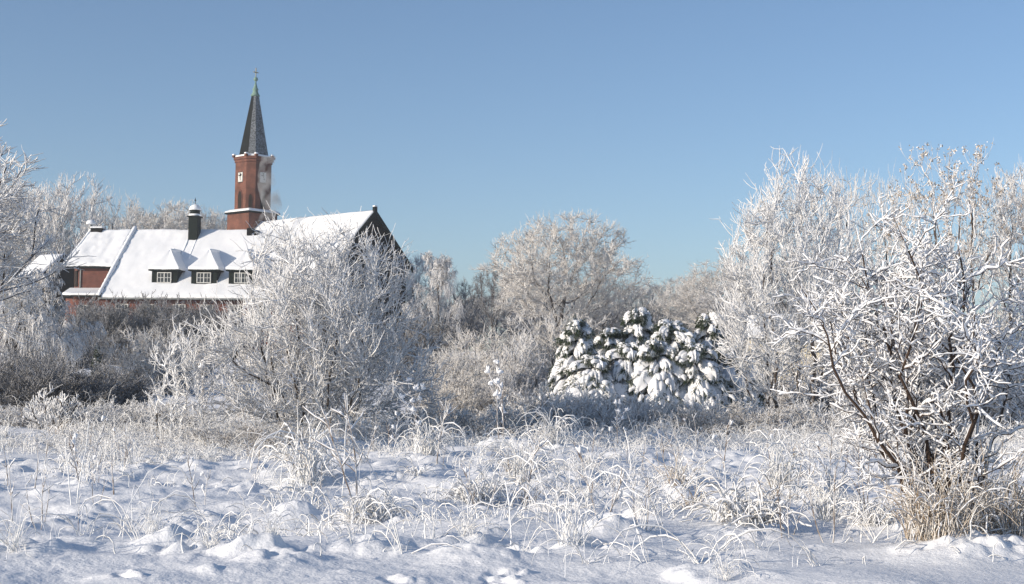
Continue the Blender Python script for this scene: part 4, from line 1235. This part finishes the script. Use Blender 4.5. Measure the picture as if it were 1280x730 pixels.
# tall white tree right of centre (close)
m = gen_crown(21, 7.6, 2.2, .10, 900, .23, roots=6, root_r=.35, trunk_r=.075, tw_r=.0125, tw_n=3.6, tw_len=(.3, .85), fine=2.2, up=.12, mats=('bark', 'rime'), snow=.022, hollow=.35, minr=.011, egg=.45)
b = base_at(988, 42)
place('white_tree', m, b, .4, (1, 1, (at(985, 213, 42).z - b.z) / proto_h(m)), 'tall white many stemmed tree right of the snowy spruces', 'tree')
# birch at the left edge (close)
m = gen_tree(23, 7.0, .52, 16, 9, 9, 5, .08, .011, .06, .03, ('bark', 'rime'), .12)
b = base_at(-52, 26)
place('birch', m, b, .8, ((1.0, 1.0, (at(5, 185, 26).z - b.z) / proto_h(m))), 'white frosted birch leaning in at the left edge of the view', 'tree')

# the big round bush in the middle
m = gen_crown(31, 5.2, 2.6, -.18, 2300, .19, roots=15, root_r=.75, trunk_r=.03, tw_r=.0102, tw_n=3.2, tw_len=(.25, .8), fine=2.2, up=.05, mats=('bark', 'rime'), snow=.016, hollow=.15, minr=.0085, egg=.12)
b = base_at(401, 35)
place('round_bush', m, b, 0, (1, 1, (at(400, 290, 35).z - b.z) / proto_h(m)), 'large rounded bush of white twigs in front of the church nave', 'bush')
m = gen_crown(32, 3.2, .75, .08, 330, .17, roots=5, root_r=.4, trunk_r=.03, tw_r=.009, tw_n=3, tw_len=(.15, .5), fine=2, mats=('bark', 'rime'), snow=.02, hollow=.2, minr=.008, egg=.2)
b = base_at(226, 33)
place('bush', m, b, .2, (1, 1, (at(235, 408, 33).z - b.z) / proto_h(m)), 'thin snowy bush at the left side of the large round bush', 'bush')
m = gen_bush(33, 1.25, .8, stems=30, sub=8, twig=4, fine=0, tw_r=.016, base_r=.15, stem_r=.016, ang=(5, 58), droop=0, mats=('bark', 'rime'), upt=.14)
b = base_at(70, 35)
place('bush', m, b, .2, (1, 1, (at(70, 483, 35).z - b.z) / 1.25), 'small spiky sunlit bush standing alone at the lower left', 'bush')

# shrub prototypes
rnd1 = gen_bush(41, 3.0, 1.9, stems=34, sub=12, twig=7, fine=3, tw_r=.012, base_r=.5, stem_r=.025, ang=(3, 85), droop=.05, mats=('bark_far', 'rime_warm'), upt=.08)
rnd2 = gen_bush(42, 3.0, 1.9, stems=34, sub=12, twig=7, fine=3, tw_r=.012, base_r=.5, stem_r=.025, ang=(3, 85), droop=.05, mats=('bark_far', 'rime_thin'), upt=.08)
low1 = gen_bush(43, 1.3, 1.2, stems=30, sub=9, twig=6, fine=2, tw_r=.0095, base_r=.5, stem_r=.014, ang=(5, 85), droop=.15, mats=('stalk', 'rime'), upt=.05)
low2 = gen_bush(44, 1.3, 1.2, stems=26, sub=9, twig=6, fine=2, tw_r=.0095, base_r=.5, stem_r=.014, ang=(5, 80), droop=.2, mats=('stalk', 'rime_warm'), upt=.03)
drk = gen_bush(45, 3.6, 2.2, stems=30, sub=11, twig=7, fine=2, tw_r=.016, base_r=.6, stem_r=.03, ang=(3, 75), droop=.08, mats=('bark_far', 'rime_dark'), upt=.08)  # shrubs in shade, darkened through their rime colour
hang = gen_tree(46, 6, .5, 14, 8, 8, 5, .10, .013, .02, .25, ('bark_far', 'rime_thin'), .2, weep=.35)
SPROTO = dict(rnd1=(rnd1, 3.0), rnd2=(rnd2, 3.0), low1=(low1, 1.3), low2=(low2, 1.3), drk=(drk, 3.6), hang=(hang, 6.0))
SHRUBS = [  # px, depth, top py, proto, wide, label, group
    (186, 62, 416, 'rnd1', 1.05, 'round brownish shrub lit by the sun left of the thin snowy bush', None),
    (58, 62, 330, 'hang', 1.0, 'frosted weeping tree below the barn at the left', None),
    (18, 58, 345, 'hang', 1.0, 'frosted weeping tree half behind the white birch', None),
    (95, 75, 420, 'drk', 1.1, 'shadowed shrub left of the small spruce', None),
    (30, 52, 440, 'drk', 1.0, 'shadowed shrub in the hollow behind the birch', None),
    (108, 99, 379, 'drk', 1.2, 'shadowed shrub at the left corner of the brick house', None),
    (150, 101, 377, 'drk', 1.2, 'grey shrub between the two left shrubs at the house wall', None),
    (193, 101, 378, 'drk', 1.2, 'shadowed shrub at the house wall left of the first dormer', None),
    (240, 101, 380, 'drk', 1.2, 'grey shrub at the house wall between the first two dormers', None),
    (285, 100, 384, 'drk', 1.2, 'shadowed shrub at the house wall under the third dormer', None),
    (128, 96, 384, 'drk', 1.1, 'shadowed shrub against the house wall under the pavilion', None),
    (170, 98, 380, 'drk', 1.0, 'shadowed shrub against the house wall left of the middle', None),
    (215, 94, 386, 'drk', 1.1, 'shadowed shrub against the house wall near the first dormer', None),
    (260, 95, 388, 'drk', 1.1, 'shadowed shrub against the house wall under the second dormer', None),
    (8, 45, 450, 'drk', 1.0, 'dark shrub at the left edge under the white birch', None),
    (50, 44, 452, 'drk', 1.0, 'dark shrub left behind the small spiky bush', None),
    (92, 44, 462, 'drk', .9, 'dark shrub right behind the small spiky bush', None),
    (130, 47, 458, 'drk', 1.0, 'dark shrub under the thin small spruce', None),
    (145, 80, 420, 'drk', 1.2, 'shadowed shrub right of the small spruce', None),
    (235, 70, 425, 'rnd2', 1.2, 'grey shrub between the round brown shrub and the large bush', None),
    (70, 48, 455, 'drk', .9, 'dark low shrub behind the small spiky bush', None),
    (560, 52, 440, 'rnd1', 1.0, 'grey brown shrub right of the large round bush', None),
    (605, 60, 420, 'rnd1', 1.0, 'rounded grey brown shrub below the small dark tree', None),
    (640, 56, 425, 'rnd2', 1.0, 'rounded grey shrub left of the broad oak foot', None),
    (680, 62, 400, 'rnd1', 1.0, 'tall grey brown shrub at the foot of the broad oak', None),
    (585, 46, 470, 'rnd1', .9, 'low brown twiggy shrub front and right of the large round bush', None),
    (640, 46, 475, 'rnd2', .9, 'low grey twiggy shrub left of the snowy spruces', None),
    (530, 70, 400, 'drk', 1.0, 'shadowed shrub right behind the large round bush', None),
    (670, 40, 490, 'low1', 1.3, 'low frosted shrub in blue shade before the spruces', 's'),
    (715, 41, 486, 'low1', 1.2, 'low frosted shrub in blue shade before the spruces', 's'),
    (755, 40, 488, 'low1', 1.3, 'low frosted shrub in blue shade before the spruces', 's'),
    (800, 40.5, 496, 'low1', 1.3, 'low frosted shrub in blue shade before the spruces', 's'),
    (850, 39, 505, 'low2', 1.3, 'low straw coloured shrub left of the tall white tree', None),
    (905, 40, 498, 'low1', 1.2, 'low white shrub at the left foot of the tall white tree', None),
    (945, 39, 505, 'low2', 1.2, 'low tangled shrub in front of the tall white tree', None),
    (1040, 40, 495, 'low1', 1.2, 'low white shrub right of the tall white tree', None),
    (1085, 42, 470, 'rnd2', .8, 'grey shrub between the white tree and the thorn bush', None),
    (1130, 50, 420, 'rnd2', 1.0, 'tall grey shrub behind the left side of the thorn bush', None),
    (1040, 55, 410, 'rnd2', 1.0, 'tall grey shrub behind the right side of the white tree', None),
    (1180, 52, 410, 'rnd1', 1.1, 'brown shrub behind the middle of the thorn bush', None),
    (1240, 50, 400, 'rnd2', 1.1, 'grey shrub behind the right side of the thorn bush', None),
    (925, 56, 430, 'rnd2', 1.0, 'grey shrub behind the right end of the spruces', None),
    (20, 37, 525, 'low1', 1.2, 'low frosted undergrowth shrub at the left edge', None),
    (125, 38, 500, 'low1', 1.1, 'low frosted shrub right of the small spiky bush', None),
    (160, 36, 502, 'low1', 1.1, 'low white shrub below the round brown shrub', None),
    (205, 37, 505, 'low2', 1.1, 'low brownish shrub below the round brown shrub', None),
    (290, 32, 532, 'low1', 1.1, 'low white shrub at the left foot of the large round bush', None),
    (340, 31, 530, 'low2', 1.0, 'low straw coloured shrub at the foot of the large round bush', None),
    (470, 32, 520, 'low1', 1.1, 'low white shrub at the right foot of the large round bush', None),
    (545, 36, 505, 'low1', 1.2, 'low white shrub in the gap right of the large round bush', None),
    (610, 36, 510, 'low2', 1.2, 'low pale brown shrub left of the blue shaded shrubs', None),
]
rr = random.Random(8)
for (px, Y, top, pr_, wd, lab, grp) in SHRUBS:
    me_, h0 = SPROTO[pr_]; h0 = proto_h(me_)
    b = base_at(px, Y); H = max(.5, height_to(px, top, Y, b)) / h0
    hs = min(1.6, max(H, .75)) * wd
    place('weeping_tree' if pr_ == 'hang' else 'shrub', me_, b, rr.uniform(0, 6.28), (hs, hs, H), lab, 'tree' if pr_ == 'hang' else 'shrub', 'low shrubs in blue shade' if grp else None)

# snow laden young spruces
sp1 = gen_spruce(51, 3.6, 1.6, .15, 11, 10); sp2 = gen_spruce(52, 3.6, 1.8, .16, 10, 11); sp3 = gen_spruce(53, 3.0, 1.9, .17, 9, 12)
SPR = [(722, 47, 402, sp1, 3.6, 'leftmost young spruce of the snowy clump, with a dark gap under its top'),
       (762, 49, 404, sp2, 3.6, 'second young spruce from the left in the snowy clump'),
       (797, 49.5, 392, sp1, 3.6, 'tallest young spruce of the snowy clump, with a star shaped tip'),
       (838, 49, 398, sp2, 3.6, 'bushy young spruce in the middle right of the snowy clump'),
       (785, 46.2, 432, sp3, 3.0, 'low front spruce buried in snow at the middle of the clump'),
       (868, 46, 425, sp3, 3.0, 'front right spruce with a broad white snow dome'),
       (885, 49.5, 398, sp1, 3.6, 'spruce behind the white snow dome, right in the clump'),
       (912, 47, 432, sp3, 3.0, 'rightmost snowy spruce touching the tall white tree'),
       (820, 45.8, 428, sp3, 3.0, 'front spruce left of the broad white snow dome'),
       (742, 45.6, 440, sp3, 3.0, 'low front spruce at the left end of the clump')]
for i, (px, Y, top, pr_, h0, lab) in enumerate(SPR):
    b = base_at(px, Y); H = height_to(px, top, Y, b) / proto_h(pr_)
    place('spruce', pr_, b, i * 1.3, ((.92, 1.0, .86, 1.04)[i % 4],) * 2 + (H * (1.0, .93, 1.03, .96)[i % 4],), lab, 'spruce', 'snowy young spruces')
sps = gen_spruce(54, 3.6, .62, .05, 12, 7)
b = base_at(121, 68); H = height_to(121, 432, 68, b) / 3.6
place('spruce', sps, b, .5, (H, H, H), 'thin small spruce alone in the shaded hollow at the left', 'spruce')

# ------------------------------------------------------------------ thorn bush at the right, heavy with snow
def thorn():
    rng = np.random.default_rng(61)
    wood = Tubes(); tw = Tubes(); sn = Tubes()
    n = 19
    az = rng.uniform(0, 6.283, n); pol = np.radians(rng.uniform(5, 36, n))
    az[:8] = math.pi + rng.normal(0, .6, 8); pol[:8] = np.radians([5, 9, 13, 17, 21, 25, 29, 33])
    D = np.stack([np.sin(pol) * np.cos(az), np.sin(pol) * np.sin(az), np.cos(pol)], 1)
    S = np.stack([rng.normal(0, .12, n), rng.normal(0, .1, n), np.full(n, -.1)], 1)
    L = 3.9 * np.cos(pol) ** .75 * rng.uniform(.72, 1.05, n)
    P0 = grow(rng, S, D, L, 11, .06, .02, 0, .17); R0 = taper(n, 12, rng.uniform(.02, .032, n), .006); wood.add(P0, R0, 6)
    pos, d, rad, t, pl, _ = spawn(rng, P0, R0, 10, (.22, .98), (35, 70), .12)
    P1 = grow(rng, pos, d, rng.uniform(.45, 1.15, len(t)) * (1.12 - .5 * t), 7, .12, .03, 0, .25); R1 = taper(len(P1), 8, np.minimum(rad * .7, .011), .004); wood.add(P1, R1, 5)
    pos, d, rad, t, pl, _ = spawn(rng, P1, R1, 8.5, (.1, 1), (32, 72), .12)
    P2 = grow(rng, pos, d, rng.uniform(.14, .42, len(t)), 5, .14, .03, 0, .2); R2 = taper(len(P2), 6, np.minimum(rad * .8, .006), .0026); tw.add(P2, R2, 4, tip=False)
    pos, d, rad, t, pl, _ = spawn(rng, P2, R2, 3.5, (.15, 1), (40, 80), .1)
    P3 = grow(rng, pos, d, rng.uniform(.04, .14, len(t)), 3, .12, .05); R3 = taper(len(P3), 4, .003, .002); tw.add(P3, R3, 3)
    snow_on(rng, sn, P0[:, 3:], R0[:, 3:], .022, 1.0, 6, .8, .7); snow_on(rng, sn, P1, R1, .0185, 1.0, 6, .8, .65)
    snow_on(rng, sn, P2, R2, .0125, .97, 5, .8, .6); snow_on(rng, sn, P3, R3, .0105, .8, 5)
    return [('branch_frame', wood.mesh('branch_frame', M['bark_wet'])), ('twig_mass', tw.mesh('twig_mass', M['bark'])), ('snow_load', sn.mesh('snow_load', M['snow']))]


pt = gp(1208, 684)
b = Vector((pt.x, pt.y + .45, ghs(pt.x, pt.y + .45)))
place('thorn_bush', thorn(), b, 0, (1, 1, 1), 'large thorn bush bending under thick snow at the right edge', 'bush')
st1 = gen_tuft(62, 260, .62, .26, .5, .0045, 'straw', .005, (2, 36))
st2 = gen_tuft(63, 280, .80, .30, .5, .0045, 'straw', .006, (2, 32))
for (px, py, pr_, sc, lab) in ((1172, 692, st1, 1.15, 'tan dry grass clump under the left side of the thorn bush'), (1256, 686, st2, 1.2, 'taller tan dry grass clump at the right edge under the thorn bush'),
                               (1218, 668, st1, .9, 'tan dry grass clump behind the thorn bush stems')):
    q = gp(px, py); place('dry_grass', pr_, (q.x, q.y, ghs(q.x, q.y)), px * .1, sc, lab, 'grass clump', 'dry grass around the thorn bush')

# ------------------------------------------------------------------ tufts in the field
proto = {'arch': [gen_tuft(70 + i, 26, 1.2, .16, 1.15, .0068, 'grass', .0075, (5, 48), .2) for i in range(3)],
         'sheaf': [gen_tuft(75 + i, 80, .8, .15, .95, .0075, 'grass', .007, (2, 35)) for i in range(3)],
         'thick': [gen_tuft(80 + i, 130, .5, .28, .85, .008, 'grass', .010, (5, 70)) for i in range(2)],
         'straw': [gen_tuft(85, 45, .45, .10, .35, .006, 'straw', .008, (3, 40))]}
for i, (px, py, hp, kind, lab) in enumerate(TUFTS):
    q = gp(px, py); Y = q.y
    hm = hp / F * Y
    pr_ = proto[kind][i % len(proto[kind])]
    h0 = {'arch': .60, 'sheaf': .62, 'thick': .45, 'straw': .45}[kind]
    place('grass_tuft', pr_, (q.x, q.y, ghs(q.x, q.y)), i * 1.1, hm / h0, lab, 'grass clump', 'frosted grass clumps in the snow field')

# weeds and stalks
wd = {'plain': gen_weed(90, 1.0, 1, 0, 0, .009, 'grass', 3), 'twig': gen_weed(91, 1.0, 2, 8, 0, .0075, 'stalk', 14), 'head': gen_weed(92, 1.0, 2, 6, 9, .008, 'stalk', 10, .045),
      'stub': gen_weed(93, .5, 1, 0, 0, .010, 'stalk', 6), 'sap': gen_weed(94, 1.0, 3, 12, 0, .008, 'stalk', 24), 'lean': gen_weed(95, 1.0, 1, 2, 1, .010, 'grass', 40, .03)}
WEEDS = [(96, 634, 112, 'plain', 'taller pale upright reed of the pair at lower left'), (91, 636, 92, 'plain', 'shorter pale upright reed of the pair at lower left'),
         (144, 618, 52, 'stub', 'dark bare stub in the snow at lower left'), (40, 612, 40, 'stub', 'short dark stub near the left edge'),
         (252, 545, 95, 'head', 'weed with white snow heads before the thin snowy bush'), (515, 560, 82, 'head', 'star headed snowy weed right of the large round bush'),
         (625, 560, 92, 'head', 'snow headed weed in the middle of the field edge'), (444, 630, 150, 'twig', 'tall thin dark stalk right of the drooping sheaf'),
         (424, 622, 140, 'plain', 'tall pale reed beside the drooping sheaf'), (656, 636, 110, 'twig', 'crossing dark stalks left of the hooped grass'),
         (770, 560, 62, 'head', 'snow headed weed before the spruces'), (1085, 640, 105, 'sap', 'dark twiggy sapling left of the thorn bush'),
         (645, 600, 50, 'stub', 'thick dark stub at mid field'), (590, 620, 40, 'stub', 'dark stub beside the small frosty clump'),
         (965, 555, 50, 'twig', 'thin stalks below the tall white tree'), (545, 580, 90, 'twig', 'branching stalk at the right foot of the large round bush'),
         (310, 620, 60, 'lean', 'leaning stalk left of the drooping sheaf'), (640, 690, 90, 'lean', 'long pale stalk leaning over the snow left of the nearest hoop'),
         (590, 520, 60, 'plain', 'pale upright reed right of the star headed weed'), (850, 590, 60, 'twig', 'dark branching stalk behind the tan clump'),
         (1040, 600, 70, 'twig', 'thin stalk right of the hooped clump'), (700, 600, 50, 'lean', 'leaning pale stalk in mid field'),
         (320, 560, 70, 'twig', 'branching stalk at the left foot of the large round bush'), (790, 590, 60, 'lean', 'short dark log like stalk leaning in mid field')]
WH = {'plain': 1.0, 'twig': .95, 'head': .98, 'stub': .45, 'sap': .9, 'lean': .8}
for i, (px, py, hp, kind, lab) in enumerate(WEEDS):
    q = gp(px, py); hm = hp / F * q.y
    sc = hm / WH[kind]; sx = max(.8, min(1.6, sc))
    place('weed_stalk', wd[kind], (q.x, q.y, ghs(q.x, q.y)), i * 2.1, (sx, sx, sc), lab, 'weed', 'weed stalks in the snow field')


rq = random.Random(17)
small = [gen_tuft(110 + i, 34, .42, .13, .8, .0065, 'grass', .007, (4, 65)) for i in range(3)] + [gen_tuft(114, 30, .4, .1, .6, .006, 'straw', .006, (4, 50))]
for i in range(64):
    yy = rq.uniform(17, 40); xx = rq.uniform(-.37, .37) * yy
    place('grass_tuft', small[rq.randrange(4) if rq.random() < .6 else rq.randrange(3)], (xx, yy, ghs(xx, yy)), rq.uniform(0, 6.28), rq.uniform(.7, 1.25),
          'small low frosted grass clump scattered in the snow field', 'grass clump', 'small frosted grass clumps scattered in the field')

thin = [gen_weed(130, .6, 1, 4, 0, .006, 'stalk', 15), gen_weed(131, .6, 2, 3, 0, .006, 'stalk', 30), gen_weed(132, .6, 2, 5, 3, .0065, 'stalk', 22, .03)]
for i in range(92):
    yy = rq.uniform(15, 37); xx = rq.uniform(-.37, .37) * yy
    place('weed_stalk', thin[rq.randrange(3)], (xx, yy, ghs(xx, yy)), rq.uniform(0, 6.28), rq.uniform(.7, 1.5),
          'thin snowy brown stalk sticking out of the snow field', 'weed', 'thin stalks scattered in the field')

bow = [gen_tuft(140 + i, 6, 1.15, .10, 1.25, .0065, 'grass', .0065, (25, 65), .2) for i in range(3)]
for i in range(26):
    yy = rq.uniform(12.2, 19); xx = rq.uniform(-.36, .36) * yy
    if 2.8 < xx and yy < 14: continue
    place('bent_stalk', bow[i % 3], (xx, yy, ghs(xx, yy)), rq.uniform(0, 6.28), rq.uniform(.5, 1.0),
          'long frosted stalks bowed over and lying on the near snow', 'weed', 'bowed stalks on the near snow')


def distant_wood():
    rng = np.random.default_rng(120)
    tb = Tubes()
    spec = []
    for i in range(95):
        Y = rng.uniform(190, 270); spec.append((rng.uniform(-.5, .5) * Y, Y, rng.uniform(7, 11)))
    for i in range(34):
        Y = rng.uniform(140, 165); spec.append((rng.uniform(-.08, .42) * Y, Y, rng.uniform(4, 7)))
    for (x, Y, H) in spec:
        z = ghs(x, Y); n = 420
        d = norm(rng.standard_normal((n, 3))); rr_ = rng.random(n) ** .4
        W = H * rng.uniform(.3, .45)
        c = np.stack([x + d[:, 0] * rr_ * W, Y + d[:, 1] * rr_ * W, z + H * .52 + d[:, 2] * rr_ * H * .46], 1)
        D = norm(c - np.array([x, Y, z + H * .1]) + rng.normal(0, H * .12, (n, 3)))
        P = grow(rng, c, D, H * rng.uniform(.08, .17, n), 3, .2, .05)
        tb.add(P, taper(n, 4, .045, .02), 3, rng=rng, lump=.3)
        P = grow(rng, np.array([[x, Y, z - .3]]), np.array([[0, 0, 1.]]), np.array([H * .8]), 5, .05)
        tb.add(P, taper(1, 6, .16, .04), 4)
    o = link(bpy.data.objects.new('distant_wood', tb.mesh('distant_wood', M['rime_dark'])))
    tag(o, 'far wood of frosted trees along the horizon', 'wood', kind='stuff')


distant_wood()


# ------------------------------------------------------------------ frosted grass nobody could count
def field_grass():
    rng = np.random.default_rng(101)
    tb = Tubes()
    N = 64000
    y = rng.uniform(0, 1, N) ** .75 * 31 + 12.5
    x = rng.uniform(-.42, .42, N) * y
    dens = np.clip(vnoise(x / 2.2 + 50, y / 2.2) * 2.2 + vnoise(x / .7, y / .7 + 5) * 1.6 - .05, 0, 1) * smooth(9, 19, y)
    dens = dens + .9 * smooth(26, 34, y) * np.clip(vnoise(x / 3 + 9, y / 3) * 2 + .6, 0, 1)
    dens = np.where((x > -4) & (x < 7) & (y < 34), dens * .75, dens)
    dens = dens * (.55 + .45 * smooth(20, 30, y))
    k = rng.random(N) < dens
    x = x[k]; y = y[k]; n = len(x)
    S = np.stack([x, y, gh(x, y) - .03], 1)
    az = rng.uniform(0, 6.283, n); pol = np.radians(rng.uniform(3, 50, n))
    D = np.stack([np.sin(pol) * np.cos(az), np.sin(pol) * np.sin(az), np.cos(pol)], 1)
    L = rng.uniform(.12, .62, n) * (.7 + .5 * smooth(25, 40, y)); L[rng.random(n) < .08] *= 1.8
    P = grow(rng, S, D, L, 6, .18, .03, -.7, kink=.14)
    P[:, :, 2] = np.maximum(P[:, :, 2], S[:, None, 2])
    tb.add(P, taper(n, 7, rng.uniform(.0045, .0105, n), .0045), 3, rng=rng, lump=.3)
    o = link(bpy.data.objects.new('frosted_grass', tb.mesh('frosted_grass', M['grass'])))
    tag(o, 'thin frosted grass blades sticking out of the snow all over the field', 'grass', kind='stuff')


field_grass()
